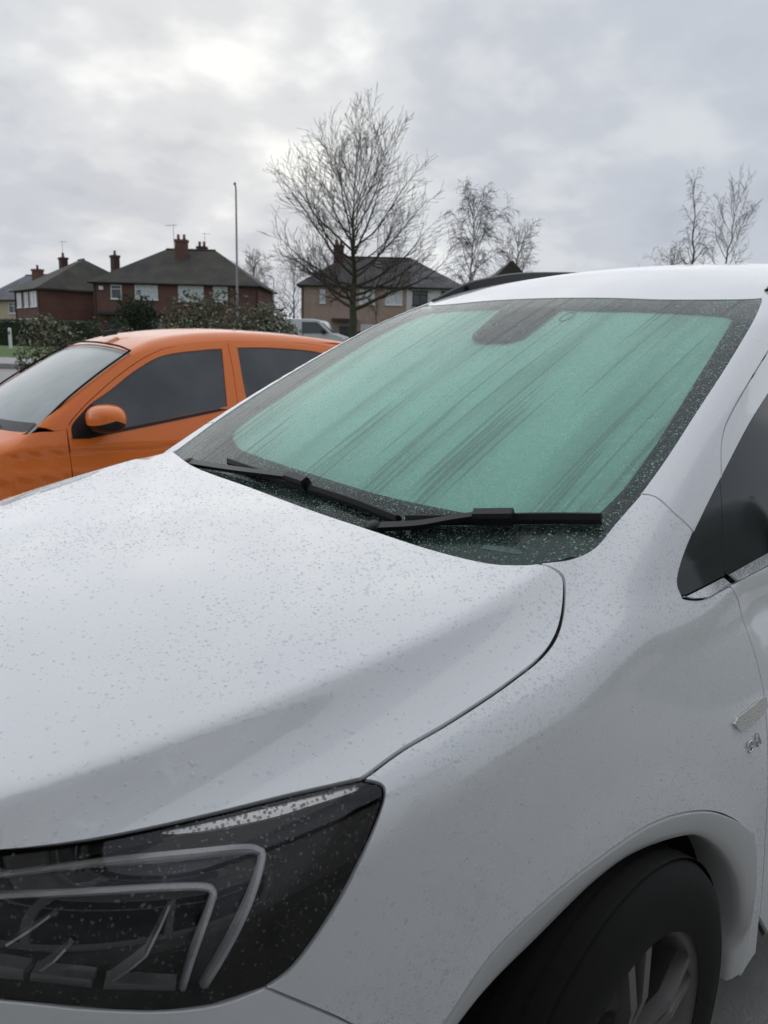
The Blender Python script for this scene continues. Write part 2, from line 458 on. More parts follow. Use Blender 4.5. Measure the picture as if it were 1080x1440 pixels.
dw_ = N('ShaderNodeBsdfDiffuse'); dw_.inputs[0].default_value = (.92, .94, .95, 1)
mc_ = N('ShaderNodeMixShader'); mc_.inputs[0].default_value = .16; L(mb_.outputs[0], mc_.inputs[1]); L(dw_.outputs[0], mc_.inputs[2])
def bead(name, diff, glass):
    m = m_water.copy(); m.name = name; n_ = m.node_tree.nodes
    ms = [q for q in n_ if q.type == 'MIX_SHADER']; ms[1].inputs[0].default_value = glass; ms[2].inputs[0].default_value = diff
    return m
ou = N('ShaderNodeOutputMaterial'); L(mc_.outputs[0], ou.inputs[0])
m_bead = bead('rain_beads_on_paint', .15, .06); m_dew = bead('rain_on_glass', .025, .12)

# ------------------------------------------------------------------ white car: implicit body
def sp(v, k): return k*np.logaddexp(0, v/k)
def smax(a, b, k):
    h = np.clip(.5+.5*(a-b)/k, 0, 1); return b+(a-b)*h+k*h*(1-h)
def smin(a, b, k): return -smax(-a, -b, k)
def sstep(a, b, v):
    t = np.clip((v-a)/(b-a), 0, 1); return t*t*(3-2*t)
def crease(d): return .050*(1-np.exp(-d/.042))+.14*d
def hood_z(x,y):
    ay=np.abs(y)
    zc=1.110-.075*np.clip(x+.08,-.3,9)-.13*sp(x-.42,.10)**1.0-.25*sp(x-.85,.05)
    yc=.60-.02*x+.03*x*x
    return zc-(.035+np.where(y<0,.26,.05)*np.clip(x+.05,0,.5))*y*y-.06*sp(ay-.62,.05)-crease(sp(ay-.722+.30*(np.clip(x,-.3,.9)-.18)**2,.005))-.010*y
def side_y(x,z):
    r=np.sqrt((x+.03)**2+(z-.315)**2)
    r2=np.sqrt((x+2.73)**2+(z-.315)**2)
    c=.13*np.minimum(sp(.47-x,.05),1.0)
    zz=np.clip((z-.58)/.42,0,2)
    y=.962-.13*sp(x+.38,.06)-c*zz**2*(1-.25*zz)/.75-.06*sp(.40-z,.05)
    y=y-.45*sp(x-.62,.06)
    y=y-.030*np.exp(-((x+1.3)/.55)**4)*np.exp(-((z-.55)/.16)**2)
    y=y+.004*sstep(.50,.42,r)+.004*sstep(.50,.42,r2)
    y=y-.10*sp(-3.0-x,.1)
    return y
def front_x(y,z):
    return .985-.42*np.abs(y)**2.2-.10*sp(z-.85,.06)-.10*sp(.55-z,.05)
def green_y(x,z):
    return .830-.30*(z-1.05)-.12*np.clip(z-1.05,0,1)**2-.03*sp(-1.9-x,.2)
def glass_x(y,z):
    w=z-1.1
    return -.10-1.643*w-.664*w*w-(.177+.013*w)*y*y
def roof_z(x,y):
    u=sp(-1.0-x,.035)
    return 1.590+.255*(1-np.exp(-u/.62))*.80-.06*sp(u-1.3,.3)-.115*y*y
def body(P):
    x,y,z=P[...,0],P[...,1],P[...,2];ay=np.abs(y)
    low=smax((z-hood_z(x,y))*.97,(ay-side_y(x,z))*.95,.05)
    low=smax(low,(x-front_x(y,z))*.85,.09)
    low=smax(low,-3.58-x,.1)
    low=smax(low,.20-z,.03)
    g=smax((x-glass_x(y,z)+.0)*.48,(ay-green_y(x,z)-.012*(y<0))*.94,.045)
    g=smax(g,z-roof_z(x,y),.05)
    g=smax(g,.99-z,.04)
    g=smax(g,(-3.05-x+ (1.9-z)*-.55)*.85,.1)
    return smin(low,g,.055)

def gl_f(P):
    x, y, z = P[..., 0], P[..., 1], P[..., 2]; ay = np.abs(y)
    g = smax((x-glass_x(y, z))*.48, (ay-green_y(x, z)-.012*(y < 0))*.94, .045)
    return smax(g, z-roof_z(x, y), .05)
T={
 'cowl':[[-0.154,-0.668,1.1111],[-0.062,-0.3736,1.1091],[-0.0212,-0.0588,1.1066],[0.0024,0.1856,1.1005],[0.0061,0.3682,1.0945],[0.0029,0.5154,1.0881],[-0.0186,0.6162,1.0832],[-0.0544,0.6619,1.0829],[-0.0842,0.6828,1.0847]],
 'nearp':[[-0.0842,0.6828,1.0847],[-0.1383,0.7017,1.0868],[-0.191,0.7154,1.1008],[-0.2517,0.717,1.1363],[-0.326,0.7194,1.1789],[-0.4241,0.7122,1.2347],[-0.5683,0.6935,1.3139],[-0.7542,0.6667,1.4099],[-0.966,0.6259,1.5126],[-1.0722,0.5957,1.5562]],
 'seam':[[-0.082,0.6873,1.0836],[-0.0987,0.7114,1.0728],[-0.0904,0.7276,1.0601],[-0.0399,0.7612,1.0321],[0.0128,0.7858,1.0116],[0.072,0.8008,0.9984],[0.1463,0.8078,0.9877],[0.2092,0.8103,0.979],[0.2841,0.8099,0.9688],[0.3547,0.806,0.959],[0.4154,0.8067,0.9468]],
 'hl':[[0.7586,0.6506,0.9292],[0.7004,0.6885,0.9324],[0.637,0.7192,0.9355],[0.5674,0.7486,0.9396],[0.4914,0.7777,0.9438],[0.4192,0.8061,0.9463],[0.4023,0.825,0.9384],[0.4201,0.8387,0.9203],[0.4548,0.8476,0.8855],[0.4923,0.8442,0.8355],[0.5357,0.8366,0.7918],[0.5683,0.829,0.7773],[0.6126,0.8157,0.7767],[0.6614,0.7935,0.7842],[0.7042,0.7658,0.793],[0.757,0.721,0.8023],[0.782,0.6949,0.8037],[0.8235,0.6402,0.8019],[0.8582,0.5754,0.8031],[0.8747,0.536,0.8412],[0.8615,0.5434,0.8962],[0.8214,0.5978,0.9212]],
 'bump':[[0.5683,0.829,0.7773],[0.5141,0.8412,0.726],[0.4776,0.8478,0.6898]],
 'arch':[[0.2887,0.8789,0.5811],[0.2344,0.8858,0.6107],[0.1553,0.8954,0.6362],[0.045,0.9076,0.6696],[-0.0549,0.9189,0.6799],[-0.1767,0.9353,0.6614],[-0.2504,0.9463,0.6331],[-0.3291,0.9565,0.5685],[-0.3966,0.9611,0.4871],[-0.436,0.9615,0.4061],[-0.45,0.9596,0.3427]],
 'flare':[[0.3293,0.8714,0.6031],[0.2548,0.8808,0.6631],[0.1577,0.8921,0.6969],[0.0456,0.9037,0.7143],[-0.0825,0.9173,0.7213],[-0.1974,0.9329,0.7013],[-0.2943,0.9482,0.6602],[-0.4103,0.9601,0.5752]],
 'door':[[-0.4557,0.8494,1.01],[-0.484,0.8589,0.9637],[-0.4968,0.886,0.8911],[-0.4945,0.9137,0.8213],[-0.4802,0.9328,0.7629],[-0.4695,0.9459,0.7103],[-0.4626,0.9588,0.6173],[-0.4818,0.9603,0.5047],[-0.5175,0.9571,0.3432],[-0.5453,0.9519,0.2414]],
 'qwin':[[-1.3001,0.6537,1.5405],[-1.0369,0.6986,1.43],[-0.8288,0.7309,1.3452],[-0.6862,0.7529,1.2849],[-0.5123,0.7829,1.1981],[-0.3615,0.8085,1.1198],[-0.3056,0.8201,1.0826],[-0.2733,0.8306,1.0507],[-0.2733,0.8419,1.0272],[-0.2945,0.8417,1.0277],[-0.4577,0.8394,1.0318],[-0.6548,0.8348,1.04],[-0.9536,0.8297,1.0528]],
 'joint':[[-0.328,0.7196,1.1801],[-0.3319,0.7451,1.1784],[-0.329,0.7878,1.1539],[-0.3641,0.8086,1.1194]],
 'doortop':[[-1.4157,0.6045,1.6309],[-1.1148,0.6587,1.5286],[-0.8934,0.695,1.438],[-0.6419,0.7368,1.3202],[-0.5529,0.759,1.2634],[-0.5129,0.7825,1.1994]],
 'hdr':[[-1.0581,-0.2705,1.5771],[-1.0491,-0.1469,1.5783],[-1.0421,0.0691,1.577],[-1.0416,0.3396,1.567],[-1.0868,0.5719,1.5643]],
 'crease':[[-0.0216,0.7154,1.0648],[0.1314,0.7288,1.0455],[0.2277,0.7223,1.0408],[0.3489,0.7145,1.0262],[0.4462,0.6968,1.0161],[0.5476,0.6729,1.004],[0.6098,0.659,0.9943],[0.6786,0.6351,0.9845]],
 'belt_low':[[-0.2725,0.8424,1.0262],[-0.3042,0.8469,1.0181],[-0.3475,0.8502,1.0124],[-0.3976,0.8493,1.0137],[-0.4523,0.8477,1.0144],[-0.6376,0.844,1.0184],[-0.932,0.8399,1.0281]],
 'repeater':[[-0.3475,0.9197,0.8024],[-0.3606,0.9185,0.8083],[-0.3809,0.9185,0.8098],[-0.4742,0.9176,0.8118],[-0.4868,0.9202,0.8031],[-0.4747,0.9255,0.7876],[-0.4046,0.9272,0.782],[-0.3736,0.9259,0.7838],[-0.3545,0.923,0.7919]],
 'badge':[[-0.3835,0.9342,0.7535],[-0.4074,0.9342,0.7561],[-0.4459,0.9359,0.7517],[-0.4328,0.9386,0.7405],[-0.3997,0.938,0.7396]],
 'g_frit':[[-0.2553,-0.514,1.1642],[-0.3265,-0.5707,1.1986],[-0.5774,-0.5513,1.335],[-0.8196,-0.5496,1.454],[-0.9984,-0.4911,1.5413],[-1.0095,-0.4364,1.5504],[-1.0024,-0.3419,1.5532],[-0.9891,-0.1981,1.5536],[-0.9664,0.1216,1.5455],[-0.9709,0.3296,1.5398],[-0.9794,0.4906,1.5328],[-0.9753,0.5585,1.5251],[-0.9517,0.5803,1.5123],[-0.8381,0.6042,1.4573],[-0.7164,0.6274,1.3964],[-0.4983,0.665,1.2809],[-0.3506,0.681,1.1983],[-0.2831,0.6777,1.1603],[-0.2566,0.6721,1.1457],[-0.2381,0.6463,1.1383],[-0.195,0.5383,1.1263],[-0.1762,0.4702,1.1223],[-0.1635,0.3976,1.1214],[-0.1503,0.241,1.1241],[-0.1538,0.0522,1.132],[-0.1699,-0.1484,1.1395],[-0.2056,-0.3877,1.1471]],
 'g_sensor':[[-1.0125,-0.1425,1.5656],[-0.8011,-0.0943,1.4703],[-0.7697,-0.0695,1.4559],[-0.7528,-0.0289,1.4482],[-0.7563,0.0647,1.4496],[-0.7872,0.0948,1.4638],[-0.9935,0.0837,1.5582]],
 'g_wA_blade':[[-0.139,-0.3269,1.1122],[-0.1154,-0.1228,1.1077],[-0.1057,0.0537,1.1031],[-0.1013,0.2027,1.0964],[-0.0959,0.3423,1.0848]],
 'g_wA_arm':[[-0.1285,-0.5192,1.0883],[-0.1103,-0.2694,1.0984],[-0.1075,-0.1117,1.1032],[-0.1078,0.0122,1.1047]],
 'g_wB_blade':[[-0.1019,0.3598,1.0872],[-0.1348,0.4503,1.0994],[-0.1665,0.5269,1.1105],[-0.203,0.6108,1.1222],[-0.2401,0.6992,1.1321]],
 'g_wB_arm':[[-0.0657,0.3034,1.0688],[-0.0959,0.395,1.0806],[-0.1267,0.4578,1.0936],[-0.1624,0.5303,1.1076]],
 'g_label':[[-0.1122,0.5281,1.0772],[-0.121,0.5652,1.0782],[-0.1318,0.6056,1.0798],[-0.1377,0.5961,1.0846],[-0.1298,0.5578,1.0845],[-0.1201,0.5263,1.0823]],
 'g_ring':[[-0.9262,0.1358,1.5271]],
 'g_streaks':[[-0.7348,0.2774,1.4331],[-0.1816,0.3095,1.1387],[-0.4742,0.1385,1.3082],[-0.2038,0.0351,1.1615]],
 'h_drl1':[[0.8514,0.5006,0.8557],[0.8029,0.5873,0.8867],[0.7567,0.6377,0.8986],[0.6895,0.6864,0.9041],[0.6064,0.7383,0.9031],[0.5544,0.7673,0.9008],[0.5412,0.7772,0.8973],[0.5408,0.7844,0.8907],[0.5627,0.795,0.8617],[0.5876,0.792,0.8198],[0.6143,0.7829,0.7756]],
 'h_drl2':[[0.8447,0.5238,0.8384],[0.7919,0.615,0.8725],[0.7608,0.6464,0.8805],[0.6976,0.703,0.8848],[0.6362,0.7487,0.8846],[0.6035,0.7695,0.8807],[0.5964,0.7767,0.8753],[0.6014,0.7806,0.8653],[0.6218,0.7796,0.819],[0.6332,0.7745,0.7782]],
 'h_mod1':[[0.78,0.6478,0.8089],[0.7532,0.681,0.8068]],
 'h_mod2':[[0.7489,0.6859,0.8042],[0.7054,0.7271,0.7982]],
 'h_mod3':[[0.697,0.7339,0.7935],[0.6394,0.7714,0.78]],
 'h_fin1':[[0.7642,0.6633,0.8347],[0.7465,0.6783,0.8506],[0.7288,0.6893,0.8655]],
 'h_fin2':[[0.7462,0.6886,0.8077],[0.7326,0.7011,0.822],[0.7226,0.7082,0.8356]],
 'h_fin3':[[0.6936,0.7365,0.7965],[0.6746,0.7501,0.8125],[0.6626,0.7577,0.8245]],
 'h_fin4':[[0.6626,0.7577,0.8245],[0.6483,0.7619,0.8521],[0.6368,0.7606,0.8697]],
 'h_strip':[[0.6297,0.7168,0.9269],[0.5733,0.7424,0.9289],[0.5006,0.7704,0.9328],[0.4294,0.7959,0.9358],[0.4247,0.8029,0.9326],[0.4754,0.789,0.9294],[0.522,0.7738,0.9263],[0.5772,0.7487,0.9245],[0.6156,0.7281,0.9246]],
}

T = {k: np.array(v) for k, v in T.items()}

car = empty('parked_car')
tag(car, 'white family car covered in raindrops, filling the foreground', 'car')
DN = (.45, .65, .61)
def both(name, segs, d, m, h=.02, gap=.002, th=.010, off=0., keep=None, parent=None):
    a = panel(name, body, segs, d, m, parent or car, h, gap, th, off, keep=keep)
    b = panel(name, body, mir(segs), (d[0], -d[1], d[2]), m, parent or car, h, gap, th, off)
    return a, b
cowl, nearp, seam, hl, bump_, arch, flare = (T[k] for k in ('cowl', 'nearp', 'seam', 'hl', 'bump', 'arch', 'flare'))
door, qwin, joint, dtop, hdr = (T[k] for k in ('door', 'qwin', 'joint', 'doortop', 'hdr'))
hl_top = hl[[5, 4, 3, 2, 1, 0, 21]]                                    # tip -> front
hl_rear = hl[5:12]
nose = np.array([[.8242, .6134, .9311], [.87, .45, .925], [.92, .25, .92], [.935, 0, .918]])
hood_segs = [cowl, seam[1:], hl_top, np.vstack([nose, nose[-2::-1]*[1, -1, 1]]), hl_top[::-1]*[1, -1, 1], seam[2:][::-1]*[1, -1, 1],
             np.array([[-.085, -.735, 1.06], [-.15, -.745, 1.085], [-.1857, -.7266, 1.102]])]
hood = panel('hood', body, hood_segs, (.25, .1, .95), m_white, car, .0105, .0030, .018, keep='hood')

gl_low = nearp[:5]; gl_high = nearp[4:]
fen_low = np.vstack([flare[:1], [[.36, .868, .578], [.388, .866, .588]]])
fen_front = np.array([[.388, .866, .588], [.42, .862, .628], [.4776, .8478, .6898], [.5141, .8412, .726], [.5683, .829, .7773]])
belt = T['belt_low']
fender_segs = [seam[::-1], gl_low, joint, qwin[5:9], belt[:5], door, np.array([[-.5453, .9519, .2414], [-.462, .962, .24]]),
               np.array([[-.462, .962, .24], [-.462, .962, .36], [-.452, .962, .47], [-.4157, .9584, .5719]]), flare[::-1], fen_low, fen_front, hl[11:4:-1]]
both('fender', fender_segs, DN, m_white, .014, .0024, .018, keep='fender')

# A-pillar and roof side rail of the near and far side
back_roof = np.array([[-1.4157, .6045, 1.6309], [-1.9, .615, 1.69], [-2.5, .60, 1.69], [-3.0, .56, 1.62]])
rail_in = np.array([[-3.0, .50, 1.66], [-2.5, .545, 1.735], [-1.9, .56, 1.73], [-1.45, .562, 1.675], [-1.15, .575, 1.595]])
pillar_segs = [gl_high, np.array([[-1.0736, .5952, 1.5563], [-1.11, .582, 1.575], [-1.15, .575, 1.595]]), rail_in[::-1][:], np.array([[-3.0, .50, 1.66], [-3.0, .56, 1.62]]), back_roof[::-1], dtop, np.array([[-.5129, .7825, 1.1994], [-.44, .795, 1.161], [-.3641, .8086, 1.1194]]), joint[::-1]]
both('windscreen_pillar', pillar_segs, (.3, .7, .6), m_white, .02, .0015, .010, keep='pillar')

roof_front = np.vstack([hdr[0]*[1, -1, 1], hdr[1]*[1, -1, 1]])
hd = np.array([[-1.15, -.575, 1.595], [-1.097, -.55, 1.567], [-1.062, -.42, 1.573], [-1.055, -.27, 1.577], [-1.047, -.05, 1.578], [-1.043, .2, 1.573], [-1.045, .38, 1.566], [-1.092, .573, 1.564], [-1.15, .575, 1.595]])
roof_segs = [hd, rail_in[::-1], np.array([[-3.0, .50, 1.66], [-3.05, 0, 1.69], [-3.0, -.50, 1.66]]), rail_in*[1, -1, 1]]
panel('roof', body, roof_segs, (.1, 0, 1), m_white, car, .03, .001, .012, keep='roof')

# doors and rear body
def S(f, pts, d=(0, 1, 0), w=2.0):
    """points (x, z) dropped sideways on to the near flank"""
    O = np.array([(x, w, z) for x, z in pts], float)
    return shoot(f, O, np.broadcast_to(np.array([0, -1., 0]), O.shape))
door_rear = S(body, [(-1.62, 1.03), (-1.63, .8), (-1.62, .5), (-1.58, .26)])
door_segs = [door[::-1][1:], np.vstack([belt[4:], S(body, [(-1.2, 1.035), (-1.62, 1.03)])]), door_rear, S(body, [(-1.58, .26), (-1.0, .245), (-.54, .24)])]
both('front_door', door_segs, (.1, .95, .25), m_white, .03, .0022, .012)
frame_out = dtop; frame_in = qwin[:5]
fr_segs = [dtop, frame_in[::-1], np.vstack([qwin[0], dtop[0]])]
both('door_frame', fr_segs, (.2, .85, .5), m_white, .02, .0022, .010)
rd_arch = [(-2.30, .34), (-2.31, .45), (-2.36, .58), (-2.44, .68)]
rdoor = [door_rear[::-1], S(body, [(-1.62, 1.03), (-2.1, 1.04), (-2.55, 1.06)]), S(body, [(-2.55, 1.06), (-2.54, .9), (-2.44, .70)]), S(body, rd_arch[::-1]), S(body, [(-2.30, .34), (-2.28, .27), (-1.58, .26)])]
both('rear_door', rdoor, (0, .95, .25), m_white, .04, .0022, .012)
ra = [(-2.73+.405*math.cos(w), .315+.405*math.sin(w)) for w in np.linspace(rad(64), rad(190), 14)]
rear_q = [S(body, [(-2.55, 1.06), (-2.54, .9), (-2.44, .70)]), S(body, ra[:1]+ra[1:]), S(body, [(-3.13, .245), (-3.3, .30), (-3.42, .6), (-3.42, .95), (-3.2, 1.06)]), S(body, [(-3.2, 1.06), (-2.9, 1.06), (-2.55, 1.06)])]
both('rear_quarter', rear_q, (0, .95, .25), m_white, .05, .002, .012)
# tail: hatch and bumper
tail = [np.array([[-3.42, .9, .3], [-3.42, .93, .6], [-3.42, .9, .95], [-3.2, .8, 1.06], [-3.05, .6, 1.55], [-3.0, .5, 1.66]]), np.array([[-3.0, .5, 1.66], [-3.05, 0, 1.69], [-3.0, -.5, 1.66]]),
        np.array([[-3.0, -.5, 1.66], [-3.05, -.6, 1.55], [-3.2, -.8, 1.06], [-3.42, -.9, .95], [-3.42, -.93, .6], [-3.42, -.9, .3]])]
panel('tailgate', body, tail, (-1, 0, .25), m_white, car, .06, .002, .012)
# side glass
dw_front = np.array([[-.5123, .7829, 1.1981], [-.497, .80, 1.15], [-.47, .825, 1.09], [-.4495, .8426, 1.0341]])
both('quarter_window', [qwin[4:9], qwin[9:11], dw_front[::-1]], (.2, .85, .5), m_dglass, .03, .001, .006, .003)
dw = [qwin[:5], dw_front, np.vstack([qwin[10:], S(body, [(-1.3, 1.06), (-1.60, 1.07)])]), S(body, [(-1.60, 1.07), (-1.62, 1.3), (-1.60, 1.56)]), np.vstack([S(body, [(-1.60, 1.56), (-1.45, 1.56)]), qwin[:1]])]
both('door_window', dw, (.1, .85, .5), m_dglass, .04, .001, .006, .003)
rw = [S(body, [(-1.66, 1.07), (-2.3, 1.08), (-2.95, 1.12), (-3.0, 1.2), (-2.8, 1.5), (-2.5, 1.585)]), S(body, [(-2.5, 1.585), (-2.0, 1.60), (-1.66, 1.575)]), S(body, [(-1.66, 1.575), (-1.67, 1.3), (-1.66, 1.07)])]
both('rear_side_window', rw, (0, .85, .5), m_dglass, .05, .001, .006, .003)
both('roof_side', [np.vstack([dtop[:1], S(body, [(-1.6, 1.585), (-2.0, 1.61), (-2.5, 1.595)])]), S(body, [(-2.5, 1.595), (-2.85, 1.5), (-3.03, 1.2), (-3.1, 1.1), (-3.2, 1.06)]), np.array([[-3.2, .8, 1.06], [-3.05, .6, 1.55], [-3.0, .56, 1.62]]), back_roof[::-1]], (0, .75, .66), m_white, .05, .001, .01)
# chrome along the belt, in front of and on the door
st1 = [qwin[8:11], belt[4:0:-1], np.vstack([belt[1], qwin[8]])]
both('belt_trim', st1, (.1, .85, .5), m_chrome, .012, .0012, .006, -.004)
st2 = [np.vstack([qwin[10:], S(body, [(-1.3, 1.06), (-1.6, 1.066)])]), np.vstack([S(body, [(-1.6, 1.04), (-1.3, 1.037)]), belt[:3:-1]])]
both('belt_trim', st2, (.1, .85, .5), m_chrome, .02, .0012, .006, -.004)

# bumper, grille, headlights
hl_bot = hl[11:19]
chin = np.array([[.985, 0, .80], [.985, 0, .55], [.95, 0, .30]])
bum_segs = [hl_bot, np.array([[.8582, .5754, .8031], [.90, .45, .80], [.95, .25, .80], [.975, 0, .80]]), chin,
            np.array([[.95, 0, .30], [.85, .5, .29], [.62, .78, .28], [.42, .86, .28]]), np.array([[.42, .86, .28], [.425, .86, .36], [.41, .862, .48], [.388, .866, .588]]), fen_front[:-1]]
both('front_bumper', bum_segs, (.75, .6, .25), m_white, .03, .0015, .012, keep='bumper')
grille_segs = [np.array([[.8625, .5518, .9014], [.88, .45, .905], [.93, .25, .90], [.945, 0, .90], [.93, -.25, .90], [.88, -.45, .905], [.8625, -.5518, .9014]]),
               np.array([[.8625, -.5518, .9014], [.875, -.536, .84], [.8582, -.5754, .8031], [.90, -.45, .802], [.95, -.25, .802], [.975, 0, .802], [.95, .25, .802], [.90, .45, .802], [.8582, .5754, .8031], [.875, .536, .84], [.8625, .5518, .9014]])]
panel('grille', body, grille_segs, (1, 0, .2), m_black, car, .04, .001, .01, .012)
MB().box(.948, .972, -.40, .40, .845, .857).obj('grille_bar', m_chrome, car)

def headlight(s):
    hs = [hl[[5, 4, 3, 2, 1, 0, 21, 20]], hl[20:17:-1], hl[18:11:-1], hl[11:4:-1]]
    if s < 0: hs = mir(hs)
    d = (.55, .68*s, .48)
    root = panel('headlight', body, hs, d, m_house, car, .02, .004, .0, .045)          # black bowl of the lamp
    inner = [hl[[5, 4, 3, 2, 1, 0, 21, 20]], hl[20:17:-1], hl[18:11:-1], hl[11:4:-1]]
    lens = panel('lens', body, hs, d, m_lens, root, .015, .003, .0, .0015, keep='lens' if s > 0 else None)
    # wall between lens and bowl
    P = np.vstack([catmull(q)[:-1] for q in hs]); n = grad(body, P); V = np.vstack([P-n*.003, P-n*.05]); k = len(P)
    mesh_obj('lamp_rim', V, [(i, (i+1) % k, k+(i+1) % k, k+i) for i in range(k)], m_house, root, True)
    def guide(key, w, hh, name, m, n_=6):
        q = catmull(T['h_'+key], n_)*[1, s, 1]; nn = grad(body, q)
        MB().sweep(q, [(-w, -hh), (w, -hh), (w, hh*.3), (w*.55, hh), (-w*.55, hh), (-w, hh*.3)], [Vector(v) for v in nn]).obj(name, m, root)
    guide('drl1', .0045, .0055, 'light_guide', m_drl); guide('drl2', .0038, .0055, 'light_guide', m_drl)
    # darker shelf between the two guides
    q1 = resample(catmull(T['h_drl1']), .012, False); q2 = resample(catmull(T['h_drl2']), .012, False)
    m_ = 40
    def rs(q):
        L_ = np.r_[0, np.cumsum(np.linalg.norm(np.diff(q, axis=0), axis=1))]; t = np.linspace(0, L_[-1], m_)
        return np.c_[tuple(np.interp(t, L_, q[:, c]) for c in range(3))]
    a_, b_ = rs(q1)*[1, s, 1], rs(q2)*[1, s, 1]; a_ = a_-grad(body, a_)*.006; b_ = b_-grad(body, b_)*.004
    V = np.vstack([a_, b_]); mesh_obj('lamp_shelf', V, [(i, i+1, m_+i+1, m_+i) for i in range(m_-1)], m_shelf, root, True)
    for k_ in ('mod1', 'mod2', 'mod3'):
        p = np.linspace(T['h_'+k_][0], T['h_'+k_][-1], 4)*[1, s, 1]; nn = [Vector(v) for v in grad(body, p)]
        MB().sweep(p, [(-.008, -.012), (.008, -.012), (.008, .004), (-.008, .004)], nn).obj('reflector', m_refl, root)
        MB().tube([Vector(a)+b*.0055-Vector((0, 0, .0075)) for a, b in zip(p, nn)], .0016, 6).obj('reflector_edge', m_drl, root)
    for k_ in ('fin1', 'fin2', 'fin3', 'fin4'):
        p = T['h_'+k_]*[1, s, 1]; nn = [Vector(v) for v in grad(body, p)]
        MB().sweep(p, [(-.0035, -.02), (.0035, -.02), (.0012, .0), (-.0012, .0)], nn).obj('reflector_fin', m_refl, root)
    p = np.array([[.70, .70, .845], [.655, .735, .84], [.76, .64, .855]])*[1, s, 1]
    for c in p:
        n = Vector(grad(body, c[None])[0]); q = Vector(c)-n*.02; b = MB().tube([q-n*.01, q, q+n*.004], [.021, .019, .004], 16)
        b.obj('projector', m_house, root, True)
    st = [T['h_strip']*[1, s, 1]]
    panel('side_marker', body, st, d, m_amber, root, .008, .0, .004, .010)
    return root
headlight(1); headlight(-1)

# repeater and badge on the wing
both('side_repeater', [T['repeater']], (0, 1, .1), m_amber, .006, 0, .006, -.006)
def badge(s):
    c = np.array([-.412, .935, .748]); 
    mb = MB()
    def B2(pts, r): 
        q = S(body, pts); q = q*[1, s, 1]; n = grad(body, q); mb.tube([Vector(a+b*.0025) for a, b in zip(q, n)], r, 6)
    B2([(-.397+.012*math.cos(w), .7475+.009*math.sin(w)) for w in np.linspace(0, 5.5, 14)], .0019)
    B2([(-.410, .746), (-.398, .746)], .0017)
    B2([(-.425, .738), (-.423, .756), (-.430, .760)], .0019)
    B2([(-.417, .750), (-.431, .750)], .0016)
    B2([(-.438, .740), (-.437, .758)], .0018)
    mb.obj('badge', m_chrome, car, True)
badge(1); badge(-1)

# arch trim: band between the flare line and the opening, turned inwards
def arch_ring(cx, s, r0, r1, a0, a1, z0=.315):
    ws = np.linspace(a0, a1, 60); rows = []
    for r, dy in ((r1, .0005), (r1-.004, .004), (r0+.012, -.002), (r0+.003, -.012), (r0, -.035), (r0+.004, -.09)):
        rows.append((r, dy))
    base = S(body, [(cx+r1*math.cos(w), z0+r1*math.sin(w)) for w in ws])
    V = []
    for r, dy in rows:
        for w, b in zip(ws, base): V.append((cx+r*math.cos(w), (b[1]+dy)*s, z0+r*math.sin(w)))
    n = len(ws); F_ = [(j*n+i, j*n+i+1, (j+1)*n+i+1, (j+1)*n+i) for j in range(len(rows)-1) for i in range(n-1)]
    return mesh_obj('arch_trim', V, F_, m_lip, car, True)
def front_arch(s):
    fl = catmull(np.vstack([[[.418, .86, .42]], [[.408, .862, .49]], [[.375, .866, .565]], flare, [[-.452, .962, .47]], [[-.462, .962, .36]], [[-.462, .962, .25]]]))
    op = catmull(np.vstack([[[.375, .870, .45]], [[.345, .876, .535]], arch, [[-.425, .967, .30]], [[-.43, .962, .24]]]))
    m_ = 70
    def rs(q):
        L_ = np.r_[0, np.cumsum(np.linalg.norm(np.diff(q, axis=0), axis=1))]; t = np.linspace(0, L_[-1], m_)
        return np.c_[tuple(np.interp(t, L_, q[:, c]) for c in range(3))]
    A_, B_ = rs(fl), rs(op)
    A_ = S(body, A_[:, [0, 2]]); B_ = S(body, B_[:, [0, 2]])
    out = np.array([0, 1, 0]); C_ = np.array([-.03, .9, .315]); rdir = B_-C_; rdir[:, 1] = 0; rdir /= np.linalg.norm(rdir, axis=1, keepdims=True)
    rows = [A_-out*.012, A_+out*.0012-rdir*.001, A_+out*.0015-rdir*.003, A_*.30+B_*.70-out*.006, B_-out*.012, B_-out*.018-rdir*.002, B_-out*.03-rdir*.004, B_-out*.10+rdir*.01]
    V = np.vstack(rows)*[1, s, 1]; n = m_
    mesh_obj('arch_trim', V, [(j*n+i, j*n+i+1, (j+1)*n+i+1, (j+1)*n+i) for j in range(len(rows)-1) for i in range(n-1)], m_lip, car, True)
    # liner
    L0 = B_-out*.10+rdir*.015; L1 = L0-out*.28
    V = np.vstack([L0, L1])*[1, s, 1]
    mesh_obj('arch_liner', V, [(i, i+1, n+i+1, n+i) for i in range(n-1)], m_liner, car, True)
front_arch(1); front_arch(-1)
arch_ring(-2.73, 1, .385, .43, rad(-8), rad(190)); arch_ring(-2.73, -1, .385, .43, rad(-8), rad(190))
